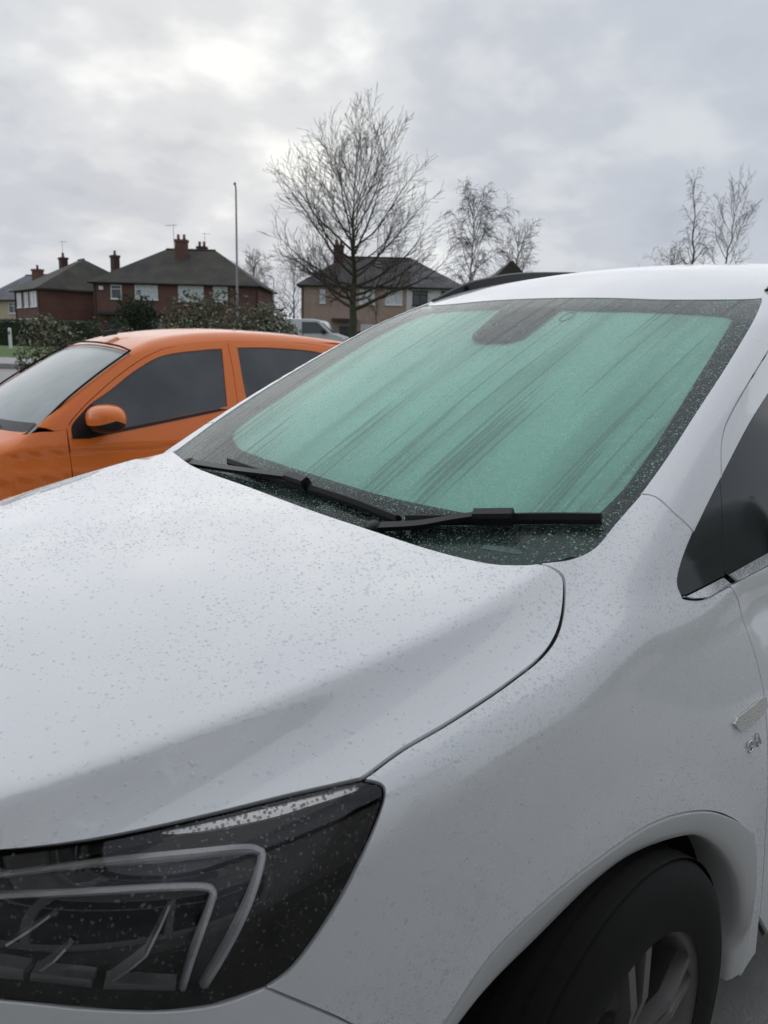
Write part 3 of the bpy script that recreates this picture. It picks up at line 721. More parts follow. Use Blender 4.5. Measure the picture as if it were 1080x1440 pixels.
# dark floor pan and inner wing, so that nothing shows through the gaps
MB().box(-3.3, .55, -.60, .60, .22, .95).obj('underbody', m_liner, car)
MB().box(-2.30, -.50, -.86, .86, .20, .92).obj('sill', m_liner, car)
MB().box(.30, .80, -.55, .55, .30, .80).obj('radiator_support', m_liner, car)
for nm, sg, d in (('hood', hood_segs, (.25, .1, .95)), ('fender', fender_segs, DN), ('pillar', pillar_segs, (.3, .7, .6)), ('frame', fr_segs, (.2, .85, .5)), ('door', door_segs, (.1, .95, .25))):
    for s in ((1,) if nm == 'hood' else (1, -1)):
        g = sg if s > 0 else mir(sg)
        panel('gap_shade_sheet', body, g, (d[0], d[1]*s, d[2]), m_seal_shade, car, .05, -.006, 0, .0112)  # black sheet under each panel, giving the gaps their shade by colour

# windscreen, its black border, the wipers
gs = [np.array([[-.02, -.74, 1.045], [.06, -.4, 1.04], [.08, 0, 1.04], [.06, .4, 1.04], [-.02, .735, 1.045]]), np.array([[-.02, .735, 1.045], [-.25, .735, 1.14], [-.58, .70, 1.315], [-.97, .638, 1.513], [-1.09, .60, 1.565]]),
      np.array([[-1.09, .60, 1.565], [-1.08, .3, 1.58], [-1.08, 0, 1.585], [-1.08, -.3, 1.58], [-1.09, -.60, 1.565]]), np.array([[-1.09, -.60, 1.565], [-.97, -.645, 1.513], [-.58, -.71, 1.315], [-.25, -.74, 1.14], [-.02, -.74, 1.045]])]
wsc = panel('windscreen', gl_f, gs, (.6, 0, .8), m_wind, car, .02, 0, 0, .002, keep='glass')
me = wsc.data; uvl = me.uv_layers.new(name='flow')
co = np.empty(len(me.vertices)*3); me.vertices.foreach_get('co', co); co = co.reshape(-1, 3)
li = np.empty(len(me.loops), int); me.loops.foreach_get('vertex_index', li)
uvl.data.foreach_set('uv', np.c_[co[li, 1], co[li, 2]*2.0].ravel())
frit = T['g_frit']
inner = [frit[4:12], frit[12:18], frit[18:], ]
inner = [np.vstack([frit[0:5]]), np.vstack([frit[4:13]]), np.vstack([frit[12:20]]), np.vstack([frit[19:], frit[:1]])]
panel('glass_border', gl_f, gs, (.6, 0, .8), m_frit, wsc, .03, .001, 0, .0065, hole=inner)
panel('sensor_cover', gl_f, [T['g_sensor'][[0, 1]], np.array([T['g_sensor'][1], T['g_sensor'][2], T['g_sensor'][3]]), T['g_sensor'][[3, 4]], T['g_sensor'][[4, 5]], T['g_sensor'][[5, 6]], T['g_sensor'][[6, 0]]], (.6, 0, .8), m_frit, wsc, .02, 0, 0, .0055)
c0 = T['g_ring'][0]; q = np.array([c0+np.array([.028*1.0*math.cos(w)*-.88, .018*math.sin(w), .028*.46*math.cos(w)]) for w in np.linspace(0, 2*math.pi, 25)])
MB().tube([Vector(a) for a in q+np.array([-.004, 0, -.008])], .0012, 5, False).obj('windscreen_sticker', m_frit, wsc)
panel('washer_label', gl_f, [T['g_label']], (.6, 0, .8), mat('washer_plate', (.30, .33, .33), .35), wsc, .01, 0, 0, .005)

shade_segs = [np.array([[-.10, -.70, 1.075], [-.03, -.3, 1.08], [-.02, 0, 1.08], [-.03, .3, 1.08], [-.10, .70, 1.075]]), np.array([[-.10, .70, 1.075], [-.5, .69, 1.27], [-1.06, .60, 1.56]]), np.array([[-1.06, .60, 1.56], [-1.065, 0, 1.575], [-1.06, -.605, 1.56]]), np.array([[-1.06, -.605, 1.56], [-.5, -.70, 1.27], [-.10, -.70, 1.075]])]
shade = panel('sunshade', gl_f, shade_segs, (.6, 0, .8), m_shade, None, .03, 0, .003, .014)
tag(shade, 'silvery green folding sunshade standing behind the wet windscreen', 'sunshade')

def wiper(kb_, ka_, tip):
    b = catmull(T['g_w'+kb_+'_blade'], 6); nb_ = grad(gl_f, b); a = catmull(T['g_w'+ka_+'_arm'], 6); na = grad(gl_f, a)
    root = empty('wiper'); root.parent = car
    MB().sweep([Vector(v) for v in b+nb_*.012], [(-.0085, -.005), (.0085, -.005), (.0075, .004), (.001, .013), (-.002, .013), (-.0085, .003)], [Vector(v) for v in nb_]).obj('wiper_blade', m_black, root)
    MB().sweep([Vector(v) for v in b+nb_*.004], [(-.002, -.004), (.002, -.004), (.0035, .006), (-.0035, .006)], [Vector(v) for v in nb_]).obj('rubber_edge', m_seal_shade, root)
    k = len(a); lift = np.linspace(.012, .032, k)[:, None]
    wd = np.linspace(.011, .007, k)
    mb = MB(); base = 0
    for i in range(k-1):
        mb.sweep([Vector(a[i]+na[i]*lift[i]), Vector(a[i+1]+na[i+1]*lift[i+1])], [(-wd[i], -.004), (wd[i], -.004), (wd[i]*.8, .005), (-wd[i]*.8, .005)], Vector(na[i]))
    mb.obj('wiper_arm', m_black, root)
    c = Vector(a[-1]+na[-1]*.024); t = Vector(b[-1]-b[0]).normalized(); n = Vector(na[-1])
    MB().sweep([c-t*.040, c-t*.03, c+t*.02, c+t*.034], [(-.012, -.012), (.012, -.012), (.012, .006), (.008, .014), (-.008, .014), (-.012, .006)], n).obj('blade_holder', m_black, root)
    hub = Vector(a[0]+na[0]*.006)
    MB().tube([hub-n*.03, hub+n*.012, hub+n*.016], [.018, .017, .008], 14).obj('wiper_hub', m_black, root, True)
wiper('A', 'A', 0); wiper('B', 'B', 0)

# wheels
def wheel(cx, s):
    root = empty('wheel', (cx, .845*s, .332)); root.parent = car
    tw = .112
    ty = MB(); ty.lathe([(.222, -tw), (.25, -tw-.006), (.29, -tw-.008), (.318, -tw+.006), (.331, -tw+.03), (.332, 0), (.331, tw-.03), (.318, tw-.006), (.29, tw+.008), (.25, tw+.006), (.222, tw)], 64)
    ty.obj('tyre', m_rubber, root, True)
    for k in range(4):
        y = -.075+.05*k; MB().lathe([(.3325, y-.018), (.3335, y-.012), (.3335, y+.012), (.3325, y+.018)], 64).obj('tread_rib', m_rubber, root)
    rm = MB(); rm.lathe([(.222, tw*s), (.226, (tw-.004)*s), (.214, (tw-.012)*s), (.205, (tw-.02)*s), (.20, -tw*s), (.222, -tw*s)], 64).obj('rim', m_alloy, root, True)
    for k in range(5):
        a = rad(90+72*k)
        for dlt in (-.13, .13):
            p0 = Vector((.045*math.cos(a+dlt), .085*s, .045*math.sin(a+dlt))); p1 = Vector((.208*math.cos(a+dlt), .095*s, .208*math.sin(a+dlt)))
            MB().sweep([p0, (p0+p1)/2+Vector((0, .012*s, 0)), p1], [(-.013, -.012), (.013, -.012), (.009, .008), (-.009, .008)], Vector((0, s, 0))).obj('spoke', m_alloy, root)
    MB().tube([Vector((0, .05*s, 0)), Vector((0, .095*s, 0)), Vector((0, .102*s, 0))], [.06, .055, .035], 24).obj('hub_cap', m_alloy, root, True)
    MB().tube([Vector((0, .0, 0)), Vector((0, .02*s, 0))], [.15, .15], 40).obj('brake_disc', m_alloy, root)
for cx in (-.03, -2.73):
    for s in (1, -1): wheel(cx, s)
# roof rails and door mirrors
for s in (1, -1):
    q = catmull(np.array([[-1.16, .580, 1.582], [-1.27, .573, 1.630], [-1.40, .568, 1.668], [-1.7, .562, 1.715], [-2.3, .55, 1.750], [-2.75, .53, 1.715], [-2.88, .525, 1.665]])*[1, s, 1], 5)
    MB().sweep([Vector(v) for v in q], [(-.016, -.02), (.016, -.02), (.014, .008), (.006, .014), (-.006, .014), (-.014, .008)], Vector((0, .25*s, 1))).obj('roof_rail', m_black, car)
    for x_, z_ in ((-1.36, 1.655), (-2.80, 1.70)): MB().box(x_-.06, x_+.06, .53*s-.02+.03*s, .53*s+.02+.03*s, z_-.12, z_-.005).obj('rail_foot', m_black, car)
    mr = empty('door_mirror', (-.97, 1.0*s, 1.12)); mr.parent = car
    vv, ff = [], []
    for i in range(9):
        th_ = math.pi*i/8
        for j in range(14):
            ph = 2*math.pi*j/14; ex = math.sin(th_)**.6
            cx_ = math.copysign(abs(math.cos(ph))**.7, math.cos(ph)); sz = math.copysign(abs(math.sin(ph))**.7, math.sin(ph))
            vv.append((.075*ex*cx_*(1 if cx_ > 0 else .5), -.11*math.cos(th_)*s+.03*s, .085*ex*sz*(.9+.1*s*math.cos(th_))))
    ff = [(i*14+j, i*14+(j+1) % 14, (i+1)*14+(j+1) % 14, (i+1)*14+j) for i in range(8) for j in range(14)]
    mesh_obj('mirror_cap', vv, ff, m_white, mr, True)
    MB().box(-.045, -.038, -.085+.03*s, .085+.03*s, -.062, .062).obj('mirror_glass', m_chrome, mr)
    MB().sweep([Vector((0, -.06*s, -.05)), Vector((.02, -.16*s, -.075))], [(-.03, -.015), (.03, -.015), (.03, .015), (-.03, .015)], Vector((0, 0, 1))).obj('mirror_foot', m_black, mr)
# ------------------------------------------------------------------ orange car
m_orange = mat('orange_paint', (.93, .205, .014), .42, metal=.0, coat=.8, coat_r=.05)
drop_bump(m_orange, 200, .15, .0008)
m_oglass = mat('misted_side_glass', (.10, .108, .112), .16, spec=.5, vary=(3.0, .25), bump=(90, .08, .002))
m_oscreen = mat('misted_sky_windscreen', (.30, .345, .345), .20, spec=.6, vary=(5, .12), bump=(160, .15, .002))  # pale base colour holds the sky's reflection as well as mist
m_headl = mat('headlight_glass', (.5, .52, .54), .1, spec=.7)
m_red = mat('tail_lamp_red', (.35, .01, .01), .15)
OA = rad(50)
orear = Vector((math.cos(YAW-OA), math.sin(YAW-OA), 0)); ofwd = -orear
oleft = Vector((-ofwd.y, ofwd.x, 0))
A0 = Vector((-.7265, -2.8712, 0))
ocar = empty('parked_car', A0-oleft*.80, math.atan2(ofwd.y, ofwd.x))
tag(ocar, 'small orange hatchback with misted windows, parked behind the white car', 'car')
def o_side(x, z):
    y = .825-.10*np.clip((z-.62)/.4, 0, 3)**2-.10*sp(.42-z, .05)
    y = y-.10*sp(x-.25, .1)-.22*sp(x-.75, .06)-.10*sp(-2.0-x, .1)
    r = np.sqrt((x-.60)**2+(z-.29)**2); r2 = np.sqrt((x+1.95)**2+(z-.29)**2)
    y = y+.02*sstep(.42, .37, r)+.02*sstep(.42, .37, r2)
    return y+.006*np.exp(-((z-.70)/.02)**2)
def o_hood(x, y):
    return .962-.20*np.clip(x-.1, -1.5, 3)-.26*sp(x-.75, .06)-.07*y*y-.10*sp(np.abs(y)-.58, .03)
def o_green(x, z): return .785-.34*(z-.90)-.18*np.clip(z-.90, 0, 1)**2
def o_glass(y, z): return .37-1.42*(z-.90)-.38*(z-.90)**2-.26*y*y
def o_roof(x, y):
    u = x+1.25
    return 1.512-np.where(u > 0, .145, .060)*u*u-.105*y*y-.02*sp(np.abs(y)-.5, .03)
def o_body(P):
    x, y, z = P[..., 0], P[..., 1], P[..., 2]; ay = np.abs(y)
    low = smax((z-o_hood(x, y))*.95, (ay-o_side(x, z))*.93, .06)
    low = smax(low, (x-(1.14-.38*ay**2.2-.12*sp(z-.6, .06)))*.8, .08)
    low = smax(low, (-2.50-x)*.97, .08); low = smax(low, .17-z, .03)
    return smin(low, o_gr(P), .03)
def o_gr(P):
    x, y, z = P[..., 0], P[..., 1], P[..., 2]; ay = np.abs(y)
    g = smax((x-o_glass(y, z))*.5, (ay-o_green(x, z))*.92, .035)
    g = smax(g, z-o_roof(x, y), .07); g = smax(g, .82-z, .03)
    return smax(g, (-2.42-x+(z-.9)*.35)*.92, .07)
def OS(pts): return S(o_body, pts)
def OZ(pts):
    O = np.array([(x, y, 2.5) for x, y in pts], float)
    return shoot(o_body, O, np.broadcast_to(np.array([0, 0, -1.]), O.shape))
def oboth(name, segs, d, m, h=.03, gap=.002, th=.01, off=0.):
    a = panel(name, o_body, segs, d, m, ocar, h, gap, th, off)
    b = panel(name, o_body, mir(segs), (d[0], -d[1], d[2]), m, ocar, h, gap, th, off)
    return a
# side outline measurements (x forward of the door edge, z)
belt_o = lambda x: .868-.145*x
dwin_top = [(-.10, 1.02), (-.165, 1.07), (-.276, 1.134), (-.465, 1.252), (-.658, 1.335), (-.946, 1.372), (-1.06, 1.379)]
frame_o = [(-.04, .985), (-.12, 1.055), (-.19, 1.108), (-.336, 1.21), (-.54, 1.325), (-.76, 1.394), (-1.112, 1.428)]
dc_front = [(.0, .93), (.0, .75), (-.01, .5), (-.06, .25)]
dc_rear = [(-1.112, 1.428), (-1.10, 1.25), (-1.085, 1.077), (-1.07, .8), (-1.06, .5), (-1.03, .24)]
win = [OS(dwin_top), OS([(-1.06, 1.379), (-1.03, 1.20), (-1.005, belt_o(-1.005)+.012)]), OS([(-1.005, belt_o(-1.005)+.012), (-.6, belt_o(-.6)+.012), (-.02, .880)]), OS([(-.02, .880), (-.03, .95), (-.10, 1.02)])]
doorO = [OS([(.0, .93), (-.02, .962), (-.04, .985)]), OS(frame_o), OS(dc_rear), OS([(-1.03, .24), (-.6, .23), (-.06, .25)]), OS(dc_front[::-1])]
P_, t_, N_ = patch(o_body, doorO, (.1, .9, .4), .025, .0022, 0, hole=win)
for s in (1, -1):
    V_, F_, NN_ = rim(P_, t_, N_, .012)
    if s < 0: F_ = [tuple(f[::-1]) for f in F_]
    mesh_obj('front_door', V_*[1, s, 1], F_, m_orange, ocar, True, NN_*[1, s, 1])
sail = [OS([(-.02, .880), (-.03, .95), (-.10, 1.02)]), OS([(-.10, 1.02), (-.165, 1.07)]), OS([(-.165, 1.07), (-.17, .98), (-.17, belt_o(-.2)+.012)]), OS([(-.17, belt_o(-.17)+.012), (-.02, .880)])]
oboth('mirror_sail', sail, (.1, .9, .4), m_black, .03, .0, .004, .002)
gwin = [OS([(-.165, 1.07)]+dwin_top[2:]), win[1], OS([(-1.005, belt_o(-1.005)+.012), (-.6, belt_o(-.6)+.012), (-.17, belt_o(-.17)+.012)]), OS([(-.17, belt_o(-.17)+.012), (-.17, .98), (-.165, 1.07)])]
oboth('door_window', gwin, (.1, .9, .4), m_oglass, .05, -.002, .0, .007)
seal = [np.vstack([OS([(-.012, .880), (-.6, belt_o(-.6)+.010), (-1.005, belt_o(-1.005)+.010)])]), OS([(-1.005, belt_o(-1.005)-.008), (-.6, belt_o(-.6)-.008), (-.012, .862)])]
oboth('belt_seal', seal, (.1, .9, .4), m_black, .03, 0, .004, -.003)
rwin = [OS([(-1.172, 1.389), (-1.45, 1.392), (-1.80, 1.37), (-1.93, 1.31)]), OS([(-1.93, 1.31), (-1.99, 1.24), (-1.96, 1.165)]), OS([(-1.96, 1.165), (-1.6, belt_o(-1.6)+.012), (-1.15, belt_o(-1.15)+.012)]), OS([(-1.15, belt_o(-1.15)+.012), (-1.155, 1.2), (-1.172, 1.389)])]
ra2 = [(-1.95+.37*math.cos(w), .29+.37*math.sin(w)) for w in np.linspace(rad(8), rad(176), 18)]
rdO = [OS(dc_rear[::-1]), OS([(-1.112, 1.428), (-1.60, 1.43), (-1.9, 1.405), (-2.06, 1.34)]), OS([(-2.06, 1.34), (-2.10, 1.2), (-2.05, 1.06), (-2.0, .8), (-1.95, .66)]), OS(ra2[9::-1]), OS([(-1.58, .30), (-1.60, .23), (-1.03, .24)])]
P_, t_, N_ = patch(o_body, rdO, (0, .9, .4), .03, .0022, 0, hole=rwin)
for s in (1, -1):
    V_, F_, NN_ = rim(P_, t_, N_, .012)
    if s < 0: F_ = [tuple(f[::-1]) for f in F_]
    mesh_obj('rear_door', V_*[1, s, 1], F_, m_orange, ocar, True, NN_*[1, s, 1])
oboth('rear_window', rwin, (0, .9, .4), m_oglass, .05, -.002, 0, .007)
# wing, hood, pillar and roof
fa = [(.60+.37*math.cos(w), .29+.37*math.sin(w)) for w in np.linspace(rad(176), rad(8), 18)]
hood_edge = OZ([(.19, .735), (.45, .70), (.75, .64), (.92, .56)])
ws_near = np.array([[.19, .742, .905], [.15, .735, .94], [.05, .72, 1.03], [-.055, .70, 1.115], [-.24, .655, 1.24], [-.446, .60, 1.364]])
pil_out = OS(frame_o)
roof_edge = np.array([[-.446, .60, 1.364], [-.75, .575, 1.425], [-1.2, .56, 1.47], [-1.7, .55, 1.455], [-2.1, .52, 1.39]])
oboth('fender', [ws_near[:2], np.vstack([OS([(.08, .925), (.0, .93)])]), OS(dc_front), OS([(-.06, .25), (.20, .24), (.23, .29)]), OS(fa), OS([(.965, .33), (.97, .45), (.92, .62)]), np.vstack([OS([(.92, .62), (.86, .72)]), hood_edge[-1:]]), hood_edge[::-1]], (.35, .75, .55), m_orange)
oboth('windscreen_pillar', [ws_near[1:], roof_edge, np.vstack([roof_edge[-1:], OS([(-2.06, 1.34)])]), OS([(-2.06, 1.34), (-1.9, 1.405), (-1.60, 1.43), (-1.112, 1.428)]), pil_out[::-1], OS([(-.04, .985), (-.02, .962), (.0, .93), (.08, .925)])], (.25, .7, .65), m_orange, .02, .0015)
o_hd = np.array([[-.446, .60, 1.364], [-.44, .45, 1.387], [-.43, .2, 1.402], [-.428, 0, 1.405]])
o_hd2 = np.vstack([o_hd, o_hd[-2::-1]*[1, -1, 1]])
panel('roof', o_body, [o_hd2, roof_edge*[1, -1, 1], np.array([[-2.1, -.52, 1.39], [-2.15, 0, 1.42], [-2.1, .52, 1.39]]), roof_edge[::-1]], (0, 0, 1), m_orange, ocar, .03, .002, .012)
cw = np.array([[.19, .742, .905], [.27, .55, .925], [.33, .3, .935], [.35, 0, .94]])
cw2 = np.vstack([cw, cw[-2::-1]*[1, -1, 1]])
front_o = OZ([(.92, .56), (1.02, .3), (1.05, 0), (1.02, -.3), (.92, -.56)])
panel('hood', o_body, [cw2[::-1], hood_edge, front_o, hood_edge[::-1]*[1, -1, 1]], (.3, 0, .95), m_orange, ocar, .03, .003, .012)
nose_o = [front_o, np.array([[.92, -.56, .7], [.86, -.66, .72], [.90, -.7, .62], [.88, -.72, .45], [.79, -.74, .33], [.80, -.72, .2]]), np.array([[.80, -.72, .2], [1.0, -.4, .2], [1.05, 0, .2], [1.0, .4, .2], [.80, .72, .2]]), np.array([[.80, .72, .2], [.79, .74, .33], [.88, .72, .45], [.90, .7, .62], [.86, .66, .72], [.92, .56, .7]])]
panel('front_bumper', o_body, nose_o, (1, 0, .25), m_orange, ocar, .05, .002, .01)
oboth('headlight', [np.array([[.93, .50, .66], [.86, .66, .68], [.80, .74, .66], [.90, .68, .57], [.98, .52, .56]])], (.8, .55, .3), m_headl, .03, 0, .008, -.003)
wsO = [ws_near, np.vstack([o_hd2]), ws_near[::-1]*[1, -1, 1], cw2[::-1]]
panel('windscreen', o_gr, wsO, (.6, 0, .8), m_oscreen, ocar, .03, -.012, 0, .006)
ed = [ws_near[:1]]
rim_o = MB().tube([Vector(v) for v in catmull(ws_near[1:])-np.array([.004, .004, .003])], .006, 6, False)
rim_o.tube([Vector(v) for v in catmull(ws_near[1:])*[1, -1, 1]-np.array([.004, -.004, .003])], .006, 6, False)
rim_o.tube([Vector(v) for v in catmull(o_hd2)-np.array([-.004, 0, .004])], .006, 6, False)
rim_o.obj('windscreen_seal', m_seal_shade, ocar, True)
cow = [np.vstack([cw2+np.array([.012, 0, -.004])]), (cw2+np.array([-.075, 0, .040]))[::-1]]
panel('scuttle', o_gr, cow, (.5, 0, .85), m_black, ocar, .03, 0, .0, .002)
q = catmull(np.array([[.27, .45, .94], [.24, .1, .97], [.15, -.35, 1.0], [.09, -.5, 1.015]])); qn = grad(o_gr, q)
MB().sweep([Vector(v) for v in shoot(o_gr, q+qn*.1, -qn)+qn*.012], [(-.008, -.006), (.008, -.006), (.003, .008), (-.003, .008)], [Vector(v) for v in qn]).obj('wiper', m_black, ocar)
tailO = [np.array([[-2.1, .52, 1.39], [-2.1, .62, 1.2], [-2.35, .72, .95], [-2.45, .74, .6], [-2.4, .7, .22]]), np.array([[-2.4, .7, .22], [-2.45, 0, .2], [-2.4, -.7, .22]]), np.array([[-2.4, -.7, .22], [-2.45, -.74, .6], [-2.35, -.72, .95], [-2.1, -.62, 1.2], [-2.1, -.52, 1.39]]), np.array([[-2.1, -.52, 1.39], [-2.15, 0, 1.42], [-2.1, .52, 1.39]])]
panel('tailgate', o_body, tailO, (-1, 0, .3), m_orange, ocar, .06, .002, .01)
oboth('rear_quarter', [OS([(-2.06, 1.34), (-2.10, 1.2), (-2.05, 1.06), (-2.0, .8), (-1.95, .66)]), OS(ra2[9:]), OS([(-2.32, .25), (-2.42, .4), (-2.44, .7), (-2.38, 1.0), (-2.2, 1.3)])], (-.2, .9, .4), m_orange, .05)
MB().box(-2.3, .75, -.55, .55, .2, .85).obj('underbody', m_liner, ocar)
MB().box(-1.5, .0, -.70, .70, .2, .90).obj('sill', m_liner, ocar)
for nm, sg, d in (('door', doorO, (.1, .9, .4)), ('rear', rdO, (0, .9, .4))):  # black underlay painting the shade inside the door gaps
    for s in (1, -1):
        if nm == 'door': panel('gap_shade_sheet', o_body, sg if s > 0 else mir(sg), (d[0], d[1]*s, d[2]), m_seal_shade, ocar, .06, -.01, 0, .016)
        else: panel('gap_shade_sheet', o_body, sg if s > 0 else mir(sg), (d[0], d[1]*s, d[2]), m_seal_shade, ocar, .06, -.01, 0, .016)
def owheel(cx, s):
    root = empty('wheel', (cx, .70*s, .285)); root.parent = ocar
    MB().lathe([(.18, -.08), (.22, -.088), (.262, -.085), (.282, -.06), (.285, 0), (.282, .06), (.262, .085), (.22, .088), (.18, .08)], 48).obj('tyre', m_rubber, root, True)
    MB().lathe([(.0, .07*s), (.05, .075*s), (.12, .062*s), (.17, .078*s), (.185, .08*s), (.18, -.08*s)], 48).obj('rim', m_alloy, root, True)
    MB().lathe([(.37, .125*s), (.375, .11*s), (.378, -.15*s)], 48).obj('arch_liner', m_liner, root, True)
for cx in (.60, -1.95):
    for s in (1, -1): owheel(cx, s)
for s in (1, -1):
    mr = empty('door_mirror', (-.175, .90*s, .995)); mr.parent = ocar
    vv, vc = [], []
    nI, nJ = 12, 20
    for i in range(nI+1):
        th_ = math.pi*i/nI
        for j in range(nJ):
            ph = 2*math.pi*j/nJ; ex = math.sin(th_)**.7
            c_, s_ = math.cos(ph), math.sin(ph)
            c_ = math.copysign(abs(c_)**.75, c_); s_ = math.copysign(abs(s_)**.8, s_)
            vv.append((.11*ex*c_*(1 if c_ > 0 else .8), (-.125*math.cos(th_)+.02)*s, .078*ex*s_))
    ff = [(i*nJ+j, i*nJ+(j+1) % nJ, (i+1)*nJ+(j+1) % nJ, (i+1)*nJ+j) for i in range(nI) for j in range(nJ)]
    low_ = {j for j in range(nJ) if math.sin(2*math.pi*(j+.5)/nJ) < -.35}
    top = [f for k_, f in enumerate(ff) if k_ % nJ not in low_]; bot = [f for k_, f in enumerate(ff) if k_ % nJ in low_]
    mesh_obj('mirror_cap', [(x*1.01, y*1.01, z*1.01) for x, y, z in vv], top, m_orange, mr, True)
    mesh_obj('mirror_housing', vv, bot, m_black, mr, True)
    MB().sweep([Vector((.0, -.08*s, -.05)), Vector((.02, -.16*s, -.08))], [(-.035, -.018), (.035, -.018), (.035, .018), (-.035, .018)], Vector((0, 0, 1))).obj('mirror_foot', m_black, mr)
ant = empty('aerial', (-.55, .05, 1.452)); ant.parent = ocar
MB().sweep([Vector((.06, 0, .002)), Vector((.02, 0, .012)), Vector((-.03, 0, .02))], [(-.014, -.02), (.014, -.02), (.006, .012), (-.006, .012)], Vector((0, 0, 1))).obj('aerial_base', m_black, ant)
MB().tube([Vector((.0, 0, .01)), Vector((-.10, 0, .05))], [.006, .003], 8).obj('aerial_stub', m_black, ant)

# ------------------------------------------------------------------ houses
def brick(name, c1, c2, mort, sc=1.0):
    m = mat(name, c1, .85); nt_ = m.node_tree; t = nt_.nodes.new('ShaderNodeTexCoord'); b = nt_.nodes.new('ShaderNodeTexBrick')
    mp = nt_.nodes.new('ShaderNodeMapping'); mp.inputs['Rotation'].default_value = (rad(90), 0, 0)
    nt_.links.new(t.outputs['Object'], mp.inputs[0]); nt_.links.new(mp.outputs[0], b.inputs['Vector'])
    b.inputs['Color1'].default_value = (*c1, 1); b.inputs['Color2'].default_value = (*c2, 1); b.inputs['Mortar'].default_value = (*mort, 1)
    b.inputs['Scale'].default_value = sc; b.inputs['Brick Width'].default_value = .225; b.inputs['Row Height'].default_value = .075; b.inputs['Mortar Size'].default_value = .008
    n = nt_.nodes.new('ShaderNodeTexNoise'); n.inputs['Scale'].default_value = .8; nt_.links.new(t.outputs['Object'], n.inputs['Vector'])
    mxn = nt_.nodes.new('ShaderNodeMix'); mxn.data_type = 'RGBA'; mxn.blend_type = 'MULTIPLY'; mxn.inputs[0].default_value = .5
    nt_.links.new(b.outputs[0], mxn.inputs['A']); nt_.links.new(n.outputs[0], mxn.inputs['B'])
    nt_.links.new(mxn.outputs['Result'], nt_.nodes['Principled BSDF'].inputs['Base Color']); return m
def tiles(name, c, moss=None):
    m = mat(name, c, .75); nt_ = m.node_tree; t = nt_.nodes.new('ShaderNodeTexCoord')
    w = nt_.nodes.new('ShaderNodeTexWave'); w.wave_type = 'BANDS'; w.bands_direction = 'Z'; w.inputs['Scale'].default_value = 1.6; w.inputs['Distortion'].default_value = .3
    nt_.links.new(t.outputs['Object'], w.inputs[0])
    n = nt_.nodes.new('ShaderNodeTexNoise'); n.inputs['Scale'].default_value = .7; n.inputs['Detail'].default_value = 6; nt_.links.new(t.outputs['Object'], n.inputs['Vector'])
    r = nt_.nodes.new('ShaderNodeValToRGB'); r.color_ramp.elements[0].position = .35; r.color_ramp.elements[1].position = .68
    r.color_ramp.elements[0].color = (*[k*.75 for k in c], 1); r.color_ramp.elements[1].color = (*(moss or [k*1.25 for k in c]), 1)
    nt_.links.new(n.outputs[0], r.inputs[0])
    mxn = nt_.nodes.new('ShaderNodeMix'); mxn.data_type = 'RGBA'; mxn.blend_type = 'MULTIPLY'; mxn.inputs[0].default_value = .25
    nt_.links.new(r.outputs[0], mxn.inputs['A']); nt_.links.new(w.outputs[0], mxn.inputs['B'])
    nt_.links.new(mxn.outputs['Result'], nt_.nodes['Principled BSDF'].inputs['Base Color']); return m
m_brick = brick('red_brick', (.22, .095, .072), (.17, .075, .058), (.20, .15, .13))
m_brick2 = brick('dark_brick', (.13, .05, .04), (.09, .04, .032), (.13, .10, .09))
m_rend = mat('tan_render', (.40, .29, .235), .9, vary=(1.2, .12), bump=(30, .3, .01))
m_cream = mat('cream_render', (.52, .45, .31), .9, vary=(1.2, .1))
m_wrend = mat('white_render', (.66, .65, .62), .9, vary=(1.2, .06))
m_roofA = tiles('dark_roof_tiles', (.060, .057, .058), (.070, .070, .058))
m_roofB = tiles('mossy_roof_tiles', (.062, .056, .056), (.088, .084, .055))
m_roofC = tiles('grey_slate', (.16, .165, .18))
m_roofD = tiles('brown_roof_tiles', (.070, .058, .056))
m_roofE = tiles('grey_roof_tiles', (.12, .118, .12))
m_upvc = mat('white_window_frame', (.78, .79, .79), .4)
m_dfr = mat('dark_window_frame', (.03, .03, .032), .4)
m_pane = mat('window_pane', (.05, .06, .065), .05, spec=.8)
m_curt = mat('pane_with_curtain', (.60, .63, .63), .3, spec=.6, vary=(4, .2))
m_wood = mat('front_door_paint', (.05, .07, .10), .5)
m_gut = mat('gutter_black', (.02, .02, .02), .5)
m_pot = mat('clay_pot', (.22, .10, .065), .85)
m_steel = mat('aerial_metal', (.35, .35, .36), .4, .8)

